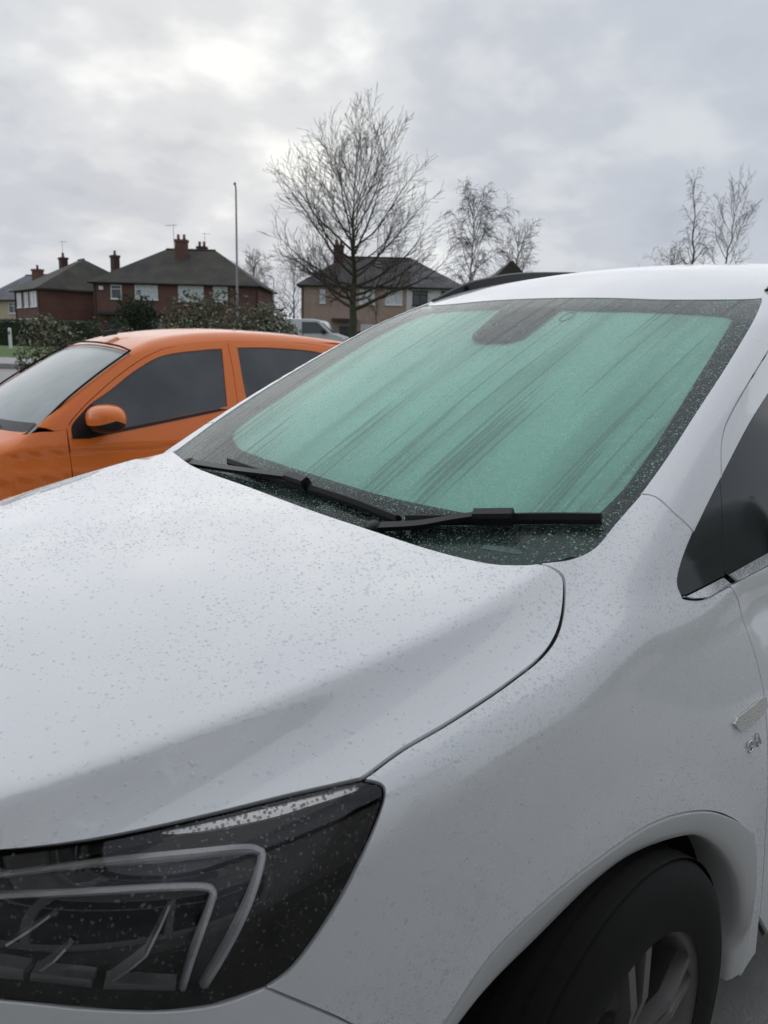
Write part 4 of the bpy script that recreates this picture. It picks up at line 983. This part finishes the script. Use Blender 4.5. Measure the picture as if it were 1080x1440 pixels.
def hip_roof(w, dp, ez, rz, r0, r1, ov=.35, yr=None, th=.14):
    yr = dp/2 if yr is None else yr
    mb = MB(); a = [(-ov, -ov, ez), (w+ov, -ov, ez), (w+ov, dp+ov, ez), (-ov, dp+ov, ez), (r0, yr, rz), (r1, yr, rz)]
    v = a+[(x, y, z-th) for x, y, z in a[:4]]
    mb.add(v, [(0, 1, 5, 4), (1, 2, 5), (2, 3, 4, 5), (3, 0, 4), (6, 7, 1, 0), (7, 8, 2, 1), (8, 9, 3, 2), (9, 6, 0, 3), (9, 8, 7, 6)])
    return mb
def window(root, x0, x1, z0, z1, cols, m_f, m_p, y=0., split=.3, side=None, name='window'):
    """side=(origin, dir) lets the window sit on another wall of the house"""
    wob = MB(); fw = .07
    def bx(a0, a1, d0, d1, c0, c1, mb):
        if side is None: mb.box(a0, a1, y+d0, y+d1, c0, c1)
        else: mb.box(side+(-d1 if False else -d1), side-d0, a0, a1, c0, c1)
    bx(x0, x1, -.05, .03, z0, z0+fw, wob); bx(x0, x1, -.05, .03, z1-fw, z1, wob)
    n = cols
    for i in range(n+1):
        c = x0+(x1-x0)*i/n; lo = max(x0, c-fw/2); hi = min(x1, c+fw/2)
        if i == 0: lo, hi = x0, x0+fw
        if i == n: lo, hi = x1-fw, x1
        bx(lo, hi, -.05, .03, z0+fw, z1-fw, wob)
    f = wob.obj(name, m_f, root)
    for i in range(n):
        c0 = x0+(x1-x0)*i/n+fw*.5; c1 = x0+(x1-x0)*(i+1)/n-fw*.5
        mb = MB(); bx(c0, c1, -.015, .01, z0+fw*.6, z1-fw*.6, mb); mb.obj('pane', m_p[i % len(m_p)], f)
    if split:
        mb = MB(); zz = z1-(z1-z0)*split; bx(x0, x1, -.045, .0, zz-.03, zz+.03, mb); mb.obj('transom', m_f, f)
    mb = MB(); bx(x0-.06, x1+.06, -.12, .0, z0-.07, z0-.005, mb); mb.obj('sill', m_f, f)
    return f
def chimney(root, x, y, z0, z1, w=.85, dp=.6, pots=2, m=None):
    c = MB().box(x-w/2, x+w/2, y-dp/2, y+dp/2, z0, z1-.2); c.box(x-w/2-.06, x+w/2+.06, y-dp/2-.06, y+dp/2+.06, z1-.2, z1)
    o = c.obj('chimney', m or m_brick2, root)
    for i in range(pots):
        px = x+(i-(pots-1)/2)*w/max(1, pots)*1.0
        MB().tube([(px, y, z1), (px, y, z1+.35), (px, y, z1+.42)], [.13, .11, .14], 10).obj('chimney_pot', m_pot, o)
    return o
def aerial(root, x, y, z0, z1, ang=0., L_=.9):
    mb = MB().tube([(x, y, z0), (x, y, z1)], .022, 5)
    dx, dy = math.cos(ang), math.sin(ang)
    mb.tube([(x-dx*L_*.3, y-dy*L_*.3, z1-.05), (x+dx*L_*.7, y+dy*L_*.7, z1-.05)], .016, 4)
    for k in range(6):
        t = -.25+.9*k/5; c = Vector((x+dx*L_*t, y+dy*L_*t, z1-.05)); mb.tube([c-Vector((-dy, dx, 0))*.22, c+Vector((-dy, dx, 0))*.22], .010, 3)
    return mb.obj('television_aerial', m_steel, root)
def house(label, u, v, rot, w, dp, ez, rz, r0, r1, m_w, m_r, ov=.35):
    r = empty('house', W(u, v), CROSS+rot); tag(r, label, 'house', 'houses across the road')
    MB().box(0, w, 0, dp, -.4, ez-.03).obj('wall', m_w, r)
    ro = hip_roof(w, dp, ez, rz, r0, r1, ov).obj('roof', m_r, r)
    MB().tube([(-ov, -ov-.05, ez-.08), (w+ov, -ov-.05, ez-.08)], .065, 6).obj('gutter', m_gut, r)
    for px_ in (.15, w-.15): MB().tube([(px_, -.06, ez-.15), (px_, -.06, 0)], .045, 6).obj('downpipe', m_gut, r)
    rid = MB().tube([(r0, dp/2, rz), (r1, dp/2, rz)], .10, 6); rid.obj('ridge', m_r, ro)
    return r, ro
# semi-detached pair with the big dark roof
h2, ro = house('red brick house with wide dark hipped roof and central chimney', -24.6, 67, 0, 13.7, 8.5, 5.2, 8.35, 5.0, 9.3, m_brick, m_roofB)
for a, b, c, d_, n, mf, mp in ((1.45, 2.35, 3.85, 4.98, 1, m_upvc, [m_pane]), (3.45, 5.35, 3.85, 5.02, 2, m_upvc, [m_curt]), (7.05, 9.15, 3.80, 5.05, 3, m_upvc, [m_curt, m_curt]), (9.95, 11.15, 3.85, 5.05, 2, m_upvc, [m_curt]), (3.2, 5.6, 1.0, 2.3, 3, m_upvc, [m_pane]), (7.4, 9.6, 1.0, 2.3, 3, m_upvc, [m_pane]), (11.6, 12.7, 1.0, 2.2, 1, m_upvc, [m_pane])):
    window(h2, a, b, c, d_, n, mf, mp)
MB().box(.4, 5.8, -1.1, 0, 2.55, 2.75).obj('porch_roof', m_roofA, h2)
MB().box(1.2, 2.15, -.06, .0, 0, 2.1).obj('door', m_wood, h2)
MB().box(.5, .85, -.14, -.01, 4.55, 4.85).obj('alarm_box', m_upvc, h2)
chimney(h2, 6.6, 3.2, 6.9, 9.05, 1.0, .7, 2, m_brick); chimney(h2, 7.9, 5.2, 7.4, 8.75, .8, .6, 2)
aerial(h2, 5.9, 3.4, 8.2, 10.3, 2.7, 1.2); aerial(h2, 8.15, 5.2, 8.7, 9.9, .3, .7)
# corner house to its left
h1, ro = house('red brick house with steep mossy hipped roof, side wall towards the road', -30.4, 70.0, rad(-50), 7.5, 10, 4.75, 7.7, 3.0, 4.5, m_brick, m_roofB)
h1.location = W(-35.1, 75.5)
for a, b in ((.6, 2.0), (2.9, 4.1), (4.7, 6.6)): window(h1, a, b, 3.2, 4.5, 2, m_upvc, [m_curt]); window(h1, a, b, .9, 2.2, 2, m_upvc, [m_pane])
chimney(h1, 1.2, 4.2, 5.4, 8.0, .8, .6, 1, m_brick2); chimney(h1, 5.6, 7.5, 5.6, 8.2, .8, .6, 1, m_brick2)
aerial(h1, 1.2, 4.2, 8.3, 9.5, 1.2, .6)
# cream house at the left edge
h0, ro = house('cream rendered house with pale slate roof at the left edge', -43.5, 86, rad(-28), 10, 8, 4.3, 7.1, 2, 8.5, m_cream, m_roofC)
for a, b in ((1.0, 2.4), (4.2, 5.8), (7.5, 9.0)): window(h0, a, b, 2.9, 4.0, 2, m_upvc, [m_pane]); window(h0, a, b, .8, 2.0, 2, m_upvc, [m_pane])
chimney(h0, 5.2, 3.0, 5.0, 7.6, 1.0, .7, 1, m_brick)
# tan and white pair behind the big tree
h3, ro = house('tan rendered house with brown hipped roof and a white right half, behind the bare tree', -7.35, 67, 0, 13.4, 8.5, 5.4, 8.1, 3.3, 9.1, m_rend, m_roofD)
MB().box(8.75, 13.46, -.06, -.003, -.4, 5.33).obj('white_wall', m_wrend, h3)
MB().add([(9.0, -.352, 5.405), (13.77, -.352, 5.405), (9.15, 4.24, 8.125), (8.9, 4.24, 8.125)], [(0, 1, 2, 3)]).obj('roof_tiles', m_roofE, h3).location.z = .012
for a, b, c, d_, n, mf, mp in ((1.55, 2.0, 3.95, 5.05, 1, m_upvc, [m_curt]), (4.85, 6.1, 3.95, 5.1, 2, m_upvc, [m_curt]), (7.0, 8.4, 3.95, 5.1, 2, m_upvc, [m_curt]), (5.0, 6.7, 1.2, 2.3, 3, m_upvc, [m_curt]), (7.3, 8.4, 1.0, 2.3, 2, m_upvc, [m_pane])):
    window(h3, a, b, c, d_, n, mf, mp)
for a, b, c, d_ in ((9.25, 10.5, 3.95, 5.15), (11.6, 12.9, 3.95, 5.15), (9.4, 11.2, 1.0, 2.3)): window(h3, a, b, c, d_, 2, m_dfr, [m_pane], y=-.06)
chimney(h3, 2.85, 3.6, 6.2, 9.0, .85, .7, 2, m_brick2)
MB().box(2.6, 4.7, -1.0, 0, 2.5, 2.72).obj('porch_roof', m_roofD, h3); MB().box(3.2, 4.1, -.06, -.003, 0, 2.1).obj('door', m_wood, h3)
# gabled roof just showing over the white car's roof
h4 = empty('house', W(8.9, 80), CROSS); tag(h4, 'dark gabled house peeping over the white car roof', 'house', 'houses across the road')
MB().box(0, 6, 0, 8, -.4, 5.9).obj('wall', m_brick2, h4)
MB().add([(-.4, -.4, 5.7), (6.4, -.4, 5.7), (3, -.4, 9.1), (-.4, 8.4, 5.7), (6.4, 8.4, 5.7), (3, 8.4, 9.1)], [(0, 1, 2), (3, 5, 4), (0, 2, 5, 3), (1, 4, 5, 2), (0, 3, 4, 1)]).obj('roof', m_roofA, h4)
window(h4, 1.8, 4.2, 3.6, 5.0, 2, m_upvc, [m_pane])

# the house whose front window the view is taken from: unseen, added behind the viewer to shade the car and reflect in its paint
m_dash = mat('pebble_dash', (.58, .575, .56), .9, vary=(3, .08), bump=(120, .5, .006))
hv = empty('house', W(0, -.8, 0), CROSS); tag(hv, 'unseen grey pebble-dashed house front added behind the viewer to shade the white car', 'house')
MB().box(-6, 7, -7, 0, -.2, 5.1).obj('wall', m_dash, hv)
hvr = hip_roof(13, 7, 5.15, 7.9, 3.5, 9.5).obj('roof', m_roofA, hv); hvr.location = (-6, -7, 0)
for a, b, c, d_ in ((-2.2, 1.2, .55, 2.15), (-1.9, .7, 3.2, 4.5), (3.6, 5.6, 3.2, 4.5)):
    f_ = window(hv, a, b, c, d_, 3, m_upvc, [m_pane]); f_.rotation_euler = (0, 0, math.pi); f_.location = (a+b, 0, 0)
MB().box(4.1, 5.0, -.003, .05, 0, 2.1).obj('door', m_wood, hv)

# ------------------------------------------------------------------ bare trees
m_bark = mat('dark_bark', (.060, .056, .042), .9, vary=(2, .3, (.075, .085, .05)))
m_twig = mat('bare_twigs', (.062, .050, .040), .9)
m_bbark = mat('birch_bark', (.34, .32, .30), .8, vary=(3, .5))
m_btwig = mat('birch_twigs', (.075, .057, .052), .9)
def rot_about(v, axis, a): return Matrix.Rotation(a, 3, axis) @ v
def grow(seed, H, trunk_r, clear, prof, nb, a0, droop, order_n=(9, 6), tw=.012, lean=(0, 0), wig=.12, twist=1.0):
    """a central leader with limbs; prof(h01) gives the crown radius at that height"""
    R_ = random.Random(seed); tr_, br = MB(), MB()
    n = 16; pts = []
    for i in range(n+1):
        t = i/n; pts.append(Vector((lean[0]*t*H+R_.uniform(-.02, .02)*H*.6*t, lean[1]*t*H+R_.uniform(-.02, .02)*H*.6*t, t*H)))
    rs = [max(tw, trunk_r*(1-.97*(i/n)**.9)) for i in range(n+1)]; rs[0] *= 1.35
    tr_.tube(pts, rs, 9, False)
    def at(t):
        f = min(n-1e-6, max(0, t*n)); i = int(f); return pts[i].lerp(pts[i+1], f-i), rs[i]+(rs[i+1]-rs[i])*(f-i)
    def limb(p, d, L_, r, lvl, up):
        k = max(3, int(L_/.45)) if lvl == 1 else 4 if lvl == 2 else 3
        q = [p.copy()]; dd = d.copy(); st = L_/k
        for i in range(k):
            dd = (dd+Vector((R_.gauss(0, wig), R_.gauss(0, wig), R_.gauss(0, wig)+up*.16))).normalized()
            q.append(q[-1]+dd*st)
        rr = [max(tw*.55, r*(1-.9*i/k)) for i in range(k+1)]
        br.tube(q, rr, 6 if lvl == 1 else 4 if lvl == 2 else 3, False)
        if lvl >= 3: return
        m_ = max(2, int(order_n[lvl-1]*min(1.3, L_/(2.6 if lvl == 1 else .9))))
        for j in range(m_):
            t = (.22 if lvl == 1 else .12)+(.78 if lvl == 1 else .88)*(j+R_.random())/m_; f = min(k-1e-6, t*k); i = int(f)
            b = q[i].lerp(q[i+1], f-i); ax = (q[i+1]-q[i]).normalized()
            s_ = ax.orthogonal().normalized(); s_ = rot_about(s_, ax, R_.uniform(0, 6.283))
            ang = R_.uniform(.45, .85)
            nd = (ax*math.cos(ang)+s_*math.sin(ang)).normalized()
            ln = L_*(1-t*.55)*R_.uniform(.32, .52) if lvl == 1 else L_*R_.uniform(.3, .6)
            limb(b, nd, ln, rr[i]*.6, lvl+1, up if droop == 0 else -droop)
    for j in range(nb):
        t = clear+(1-clear)*((j+R_.random()*.7)/nb)**1.05*.97
        p, r = at(t); az = j*2.399*twist+R_.uniform(-.4, .4)
        target = prof((t-clear)/(1-clear))*H*R_.uniform(.8, 1.12)
        el = a0+(1.25-a0)*((t-clear)/(1-clear))**1.4+R_.uniform(-.1, .1)
        d = Vector((math.cos(az)*math.cos(el), math.sin(az)*math.cos(el), math.sin(el)))
        limb(p, d, max(.5, target/max(.35, math.cos(el))), max(tw*1.6, r*R_.uniform(.38, .6)), 1, .52 if droop == 0 else .35)
    return tr_, br
def tree(label, u, v, data, mb_, mt_, group='bare winter trees', name='tree'):
    r = empty(name, W(u, v)-Vector((0, 0, .1)), CROSS); tag(r, label, 'tree', group)
    data[0].obj('trunk', mb_, r, True); data[1].obj('crown', mt_, r, True)
    return r
tree('tall bare tree with upswept branches and dark trunk in front of the tan house', -1.50, 34,
     grow(11, 7.2, .225, .30, lambda h: .56*(1-h)**.62*(.85+.3*math.sin(min(1, h*3)*1.57))+.05, 40, .18, 0, (10, 6), .012, (-.010, 0), .085), m_bark, m_twig)
tree('bare birch with drooping twigs and pale trunk, left of a smaller one', 4.75, 48,
     grow(23, 9.3, .13, .24, lambda h: .155*math.sin(math.pi*min(1, .12+h*.9))+.02, 32, .75, 1.6, (14, 9), .014), m_bbark, m_btwig)
tree('smaller round bare tree right beside the birch', 7.75, 50,
     grow(31, 7.3, .10, .40, lambda h: .20*math.sin(math.pi*min(1, .2+h*.8))+.02, 24, .75, .5, (12, 8), .013), m_bark, m_btwig)
tree('bare weeping tree with leaning top above the white car roof', 19.7, 52,
     grow(47, 11.3, .15, .38, lambda h: .125*(1-h)+.03, 26, .70, 1.7, (12, 8), .011, (-.075, 0)), m_bark, m_btwig)
tree('forked bare tree at the far right above the white car roof', 21.4, 53,
     grow(53, 10.7, .13, .50, lambda h: .19*(1-h)**.6+.03, 16, .75, 0, (10, 6), .011, (.06, 0)), m_bark, m_btwig)
tree('low spreading bare tree just over the white car roof, under the weeping tree', 20.0, 58,
     grow(59, 7.3, .12, .45, lambda h: .30*math.sin(math.pi*min(1, .3+h*.7))+.02, 22, .45, .9, (10, 7), .012), m_bark, m_btwig)
tree('small bare tree in the gap between the brick house and the tan house', -9.5, 80,
     grow(61, 8.0, .14, .25, lambda h: .30*math.sin(math.pi*min(1, .25+h*.75))+.02, 22, .55, .3, (10, 6), .014), m_bark, m_twig)
tree('far bare tree showing past the right end of the big dark roof', -15.6, 92,
     grow(67, 9.6, .16, .4, lambda h: .26*math.sin(math.pi*min(1, .3+h*.7))+.02, 24, .5, .3, (10, 7), .018), m_bark, m_btwig)
tree('slim young bare tree in front of the white half of the tan house', -.95, 60,
     grow(71, 5.2, .07, .35, lambda h: .12*(1-h)+.03, 12, .9, 0, (7, 5), .010), m_bark, m_twig)

# ------------------------------------------------------------------ shrubs and hedges
def leaf_mat(name, cols, sc=9.):
    m = mat(name, cols[0], .5, spec=.4); nt_ = m.node_tree; g = nt_.nodes.new('ShaderNodeNewGeometry')
    r = nt_.nodes.new('ShaderNodeValToRGB'); r.color_ramp.interpolation = 'CONSTANT'
    for i, (p_, c) in enumerate(cols[1]):
        e_ = r.color_ramp.elements[i] if i < 2 else r.color_ramp.elements.new(p_)
        e_.position = p_; e_.color = (*c, 1)
    nt_.links.new(g.outputs['Random Per Island'], r.inputs[0]); nt_.links.new(r.outputs[0], nt_.nodes['Principled BSDF'].inputs['Base Color']); return m
m_leafA = leaf_mat('laurel_leaves', ((.05, .08, .03), [(0, (.06, .078, .042)), (.30, (.10, .122, .065)), (.56, (.16, .178, .105)), (.74, (.29, .275, .19)), (.85, (.25, .155, .11)), (.92, (.44, .41, .33))]))
m_leafB = leaf_mat('dark_evergreen', ((.03, .05, .02), [(0, (.020, .034, .014)), (.5, (.032, .052, .020)), (.85, (.05, .07, .03))]))
m_leafC = leaf_mat('copper_leaves', ((.10, .03, .025), [(0, (.07, .022, .020)), (.5, (.11, .035, .03)), (.85, (.06, .05, .03))]))
def shrub(label, u, v, rx, ry, h, n, leaf, m, seed, group=None, z0=.05, cat='shrub', name='shrub', lumps=7):
    R_ = np.random.default_rng(seed); r = empty(name, W(u, v), CROSS); tag(r, label, cat, group)
    # lumps: overlapping balls make an uneven outline
    C_ = [(0, 0, h*.52, rx*.85, ry*.85, h*.46)]
    for k in range(lumps):
        a = 2*math.pi*k/lumps+R_.uniform(-.3, .3)
        C_.append((rx*.55*math.cos(a), ry*.55*math.sin(a), h*R_.uniform(.35, .72), rx*R_.uniform(.33, .48), ry*R_.uniform(.33, .48), h*R_.uniform(.22, .30)))
    V_, F_ = [], []
    per = n//len(C_)
    for (cx, cy, cz, ax, ay, az) in C_:
        d = R_.normal(size=(per, 3)); d /= np.linalg.norm(d, axis=1, keepdims=True)
        rr = R_.uniform(.62, 1.10, per)**.6
        P = np.c_[cx+d[:, 0]*ax*rr, cy+d[:, 1]*ay*rr, np.maximum(z0, cz+d[:, 2]*az*rr)]
        for p, nd in zip(P, d):
            nd = nd+R_.normal(0, .55, 3); nd /= np.linalg.norm(nd); t = np.cross(nd, R_.normal(size=3)); t /= np.linalg.norm(t)+1e-9; b = np.cross(nd, t)
            L_ = leaf*R_.uniform(.6, 1.25); w_ = L_*.42; k = len(V_)
            V_ += [p-t*L_*.5, p+b*w_*.5+nd*L_*.05, p+t*L_*.5-nd*L_*.12, p-b*w_*.5+nd*L_*.05]; F_.append((k, k+1, k+2, k+3))
    mesh_obj('foliage', V_, F_, m, r)
    st = MB(); R2 = random.Random(seed)
    for k in range(9):
        a = R2.uniform(0, 6.28); q = Vector((math.cos(a)*rx*.55, math.sin(a)*ry*.55, h*R2.uniform(.6, .85)))
        st.tube([Vector((math.cos(a)*.1, math.sin(a)*.1, -.05)), q*.5+Vector((0, 0, .1)), q], [.025, .018, .006], 5, False)
    st.obj('stems', m_bark, r)
    return r
shrub('rounded evergreen shrub with pale leaf tips beside the orange car windscreen', -3.40, 9.2, .95, .7, 1.66, 11000, .062, m_leafA, 3)
shrub('large evergreen shrub with pale and rusty leaves behind the orange roof', -2.15, 11, 1.08, .85, 2.14, 14000, .066, m_leafA, 4, lumps=9)
shrub('low coppery shrub at the left edge in front of the road', -3.95, 7.6, .35, .35, .95, 2600, .05, m_leafC, 5)
shrub('small bright green round bush behind the pale-tipped shrub', -10.6, 30, 1.0, .8, 1.55, 2600, .12, m_leafB, 8)
shrub('dark conifer bush in front of the brick house porch', -14.4, 46, 1.25, 1.0, 3.4, 3000, .20, m_leafB, 9)
shrub('dark green bush below the brick house windows', -11.6, 47, 1.4, 1.0, 2.2, 2400, .18, m_leafB, 10)
def hedge(label, u0, u1, v, h, dp, n, seed, leaf=.16):
    R_ = np.random.default_rng(seed); r = empty('hedge', W((u0+u1)/2, v), CROSS); tag(r, label, 'hedge')
    L_ = u1-u0; MB().box(-L_/2+.1, L_/2-.1, .1, dp-.1, -.1, h-.12).obj('hedge_core', m_leafB, r)
    V_, F_ = [], []
    for i in range(n):
        f = R_.random()
        if f < .6: p = np.array([R_.uniform(-L_/2, L_/2), R_.uniform(-.05, .12), R_.uniform(0, h)]); nd = np.array([0, -1, .2])
        else: p = np.array([R_.uniform(-L_/2, L_/2), R_.uniform(0, dp), h+R_.normal(0, .05)]); nd = np.array([0, -.2, 1])
        nd = nd+R_.normal(0, .6, 3); nd /= np.linalg.norm(nd); t = np.cross(nd, R_.normal(size=3)); t /= np.linalg.norm(t); b = np.cross(nd, t); k = len(V_)
        l = leaf*R_.uniform(.6, 1.2); V_ += [p-t*l*.5, p+b*l*.22, p+t*l*.5, p-b*l*.22]; F_.append((k, k+1, k+2, k+3))
    mesh_obj('foliage', V_, F_, m_leafB, r)
hedge('dark clipped hedge beyond the grass at the left edge', -27, -17.8, 48, 1.55, 1.2, 5000, 21)
hedge('dark clipped hedge under the tan house behind the white van', -6, 7, 57, 1.5, 1.2, 5000, 22)
hedge('dark hedge in front of the red brick house', -17.0, -8.5, 52, 1.35, 1.2, 4500, 23)

# ------------------------------------------------------------------ street furniture
m_col = mat('galvanised_column', (.23, .24, .245), .5, .5)
def lamp(label, u, v, h, r0, arm):
    o = empty('street_lamp', W(u, v), CROSS); tag(o, label, 'street lamp', 'street lamps')
    MB().tube([(0, 0, -.1), (0, 0, 1.2), (0, 0, 1.25), (0, 0, h)], [r0, r0, r0*.68, r0*.45], 12).obj('lamp_column', m_col, o, True)
    MB().tube([(0, 0, h-.05), (-arm*.3, -arm*.2, h+.10), (-arm, -arm*.6, h+.16)], [r0*.42, r0*.4, r0*.36], 8).obj('lamp_arm', m_col, o, True)
    MB().sweep([Vector((-arm*.8, -arm*.5, h+.15)), Vector((-arm*1.5, -arm*.95, h+.19)), Vector((-arm*2.1, -arm*1.3, h+.19))], [(-.07, -.05), (.07, -.05), (.06, .04), (-.06, .04)], Vector((0, 0, 1))).obj('lamp_head', m_col, o)
lamp('tall slim grey lamp column in front of the brick house', -6.42, 34, 6.8, .075, .03)
lamp('small distant lamp column between the two houses', -8.9, 62, 5.4, .075, .18)
po = empty('marker_post', W(-17.1, 36), CROSS); tag(po, 'short white post standing on the grass verge', 'post')
MB().tube([(0, 0, -.1), (0, 0, .95), (0, 0, 1.0)], [.075, .075, .045], 10).obj('post_shaft', m_upvc, po)
MB().box(-.05, .05, -.085, -.07, .70, .84).obj('reflector_plate', m_alloy, po)

# white van
van = empty('parked_van', W(-4.15, 40), CROSS-rad(8)); tag(van, 'white van parked behind the shrub, beside the bare tree', 'van')
m_vanw = mat('van_white', (.68, .69, .70), .35, coat=.6)
prof = [(-2.3, .35), (-2.32, 1.0), (-2.28, 1.70), (-2.1, 1.80), (.55, 1.83), (.85, 1.78), (1.52, 1.18), (2.02, 1.02), (2.20, .85), (2.24, .40), (1.85, .30), (-2.2, .30)]
V = [(x, y*(1-.10*max(0, z-1.0)), z) for y in (-.86, .86) for x, z in prof]; n = len(prof)
vb = MB().add(V, [tuple(range(n)), tuple(range(2*n-1, n-1, -1))]+[(i, n+i, n+(i+1) % n, (i+1) % n) for i in range(n)]).obj('van_body', m_vanw, van)
bv = vb.modifiers.new('bevel', 'BEVEL'); bv.width = .05; bv.segments = 2
MB().add([(.02, -.80, 1.68), (.78, -.80, 1.68), (1.36, -.845, 1.17), (.02, -.845, 1.12)], [(0, 3, 2, 1)]).obj('cab_window', m_pane, van).location.y = -.03
MB().add([(.92, -.70, 1.73), (.92, .70, 1.73), (1.52, .76, 1.2), (1.52, -.76, 1.2)], [(0, 1, 2, 3)]).obj('windscreen', m_pane, van).location = (.03, 0, .025)
for x in (1.35, -1.45):
    for y in (-.80, .80):
        wr = empty('wheel', (x, y, .31)); wr.parent = van
        MB().lathe([(.19, -.1), (.29, -.1), (.31, -.06), (.31, .06), (.29, .1), (.19, .1)], 28).obj('tyre', m_rubber, wr, True)
        MB().lathe([(0, .08*(-1 if y < 0 else 1)), (.19, .09*(-1 if y < 0 else 1))], 28).obj('rim', m_alloy, wr, True)
MB().box(2.16, 2.26, -.78, -.50, .78, .95).obj('headlight', m_headl, van); MB().box(2.16, 2.26, .50, .78, .78, .95).obj('headlight', m_headl, van)
MB().box(1.02, 1.20, -1.03, -.87, 1.12, 1.32).obj('door_mirror', m_black, van)

# ------------------------------------------------------------------ raindrops
def drops(name, key, parent, n, rmin, rmax, seed, region=None, flat=.45, power=2.2, off=0., m=None):
    P, tri, N = SHEETS[key]; R_ = np.random.default_rng(seed); tri = np.array(tri)
    a, b, c = P[tri[:, 0]], P[tri[:, 1]], P[tri[:, 2]]
    ar = np.linalg.norm(np.cross(b-a, c-a), axis=1)
    k = R_.choice(len(tri), n, p=ar/ar.sum()); u = R_.random(n); v = R_.random(n); fl = u+v > 1; u[fl] = 1-u[fl]; v[fl] = 1-v[fl]
    w = 1-u-v; Q = a[k]*w[:, None]+b[k]*u[:, None]+c[k]*v[:, None]
    NN = N[tri[k, 0]]*w[:, None]+N[tri[k, 1]]*u[:, None]+N[tri[k, 2]]*v[:, None]; NN /= np.linalg.norm(NN, axis=1, keepdims=True)
    if region is not None:
        keep = region(Q, R_); Q, NN = Q[keep], NN[keep]
    n = len(Q); r = rmin+(rmax-rmin)*R_.random(n)**power
    Q = Q+NN*off
    t = np.cross(NN, R_.normal(size=(n, 3))); t /= np.linalg.norm(t, axis=1, keepdims=True); s = np.cross(NN, t)
    K = 7; el = R_.uniform(.85, 1.2, n)
    V_ = np.empty((n, 2*K+1, 3))
    for j in range(K):
        w_ = 2*math.pi*j/K; dirn = t*math.cos(w_)*el[:, None]+s*math.sin(w_)
        V_[:, j] = Q+dirn*r[:, None]-NN*(r*.04)[:, None]; V_[:, K+j] = Q+dirn*(r*.68)[:, None]+NN*(r*flat*.72)[:, None]
    V_[:, 2*K] = Q+NN*(r*flat)[:, None]
    base = (np.arange(n)*(2*K+1))[:, None]
    quads = np.concatenate([np.stack([base[:, 0]+j, base[:, 0]+(j+1) % K, base[:, 0]+K+(j+1) % K, base[:, 0]+K+j], 1) for j in range(K)])
    tris = np.concatenate([np.stack([base[:, 0]+K+j, base[:, 0]+K+(j+1) % K, base[:, 0]+2*K], 1) for j in range(K)])
    me = bpy.data.meshes.new(name); V_ = V_.reshape(-1, 3)
    me.vertices.add(len(V_)); me.vertices.foreach_set('co', V_.ravel())
    nl = len(quads)*4+len(tris)*3; me.loops.add(nl); me.loops.foreach_set('vertex_index', np.r_[quads.ravel(), tris.ravel()])
    me.polygons.add(len(quads)+len(tris))
    me.polygons.foreach_set('loop_start', np.r_[np.arange(len(quads))*4, len(quads)*4+np.arange(len(tris))*3])
    me.update(calc_edges=True); me.validate()
    me.polygons.foreach_set('use_smooth', [True]*len(me.polygons))
    me.materials.append(m or m_bead)
    o = bpy.data.objects.new(name, me); COL.objects.link(o); o.parent = parent; o['kind'] = 'stuff'
    return o
def patchy(sc, lo):
    ph = rng.uniform(0, 6.28, (5, 3)); kk = rng.normal(0, sc, (5, 3))
    def f(Q, R_):
        s = sum(np.sin(Q@kk[i]+ph[i, 0]) for i in range(5))/5
        return R_.random(len(Q)) < np.clip(.55+s*.9, lo, 1)
    return f
def near(f, ymin=-.5):
    return lambda Q, R_: f(Q, R_) & (Q[:, 1] > ymin)
drops('raindrops', 'hood', car, 34000, .0006, .0031, 1, patchy(9, .2), .45, 2.8)
drops('raindrops', 'fender', car, 21000, .0006, .0027, 2, patchy(8, .2), .45, 2.3)
drops('raindrops', 'pillar', car, 2200, .0005, .0014, 3, patchy(8, .2))
drops('raindrops', 'roof', car, 3000, .0006, .0020, 4, patchy(6, .2))
drops('raindrops', 'lens', car, 1900, .0005, .0018, 5, patchy(12, .3), .35, off=.0005, m=m_dew)
drops('raindrops', 'bumper', car, 1500, .0006, .0022, 6, patchy(8, .2))
ws_runs = [(rng.uniform(-.7, .7), rng.uniform(.004, .016), rng.uniform(1.2, 1.7)) for _ in range(34)]
def ws_region(Q, R_):
    k = R_.random(len(Q)) < np.clip(.35+.55*(Q[:, 1]+.5)/1.1, .25, 1)
    for y0, w_, z1 in ws_runs: k &= ~((np.abs(Q[:, 1]-y0-.015*np.sin(Q[:, 2]*9+y0*20)) < w_) & (Q[:, 2] < z1))
    return k
drops('raindrops', 'glass', wsc, 30000, .0006, .0019, 7, ws_region, flat=.4, m=m_water)

scene.cycles.use_denoising = True
scene.cycles.max_bounces = 10; scene.cycles.transparent_max_bounces = 16
scene.render.film_transparent = False
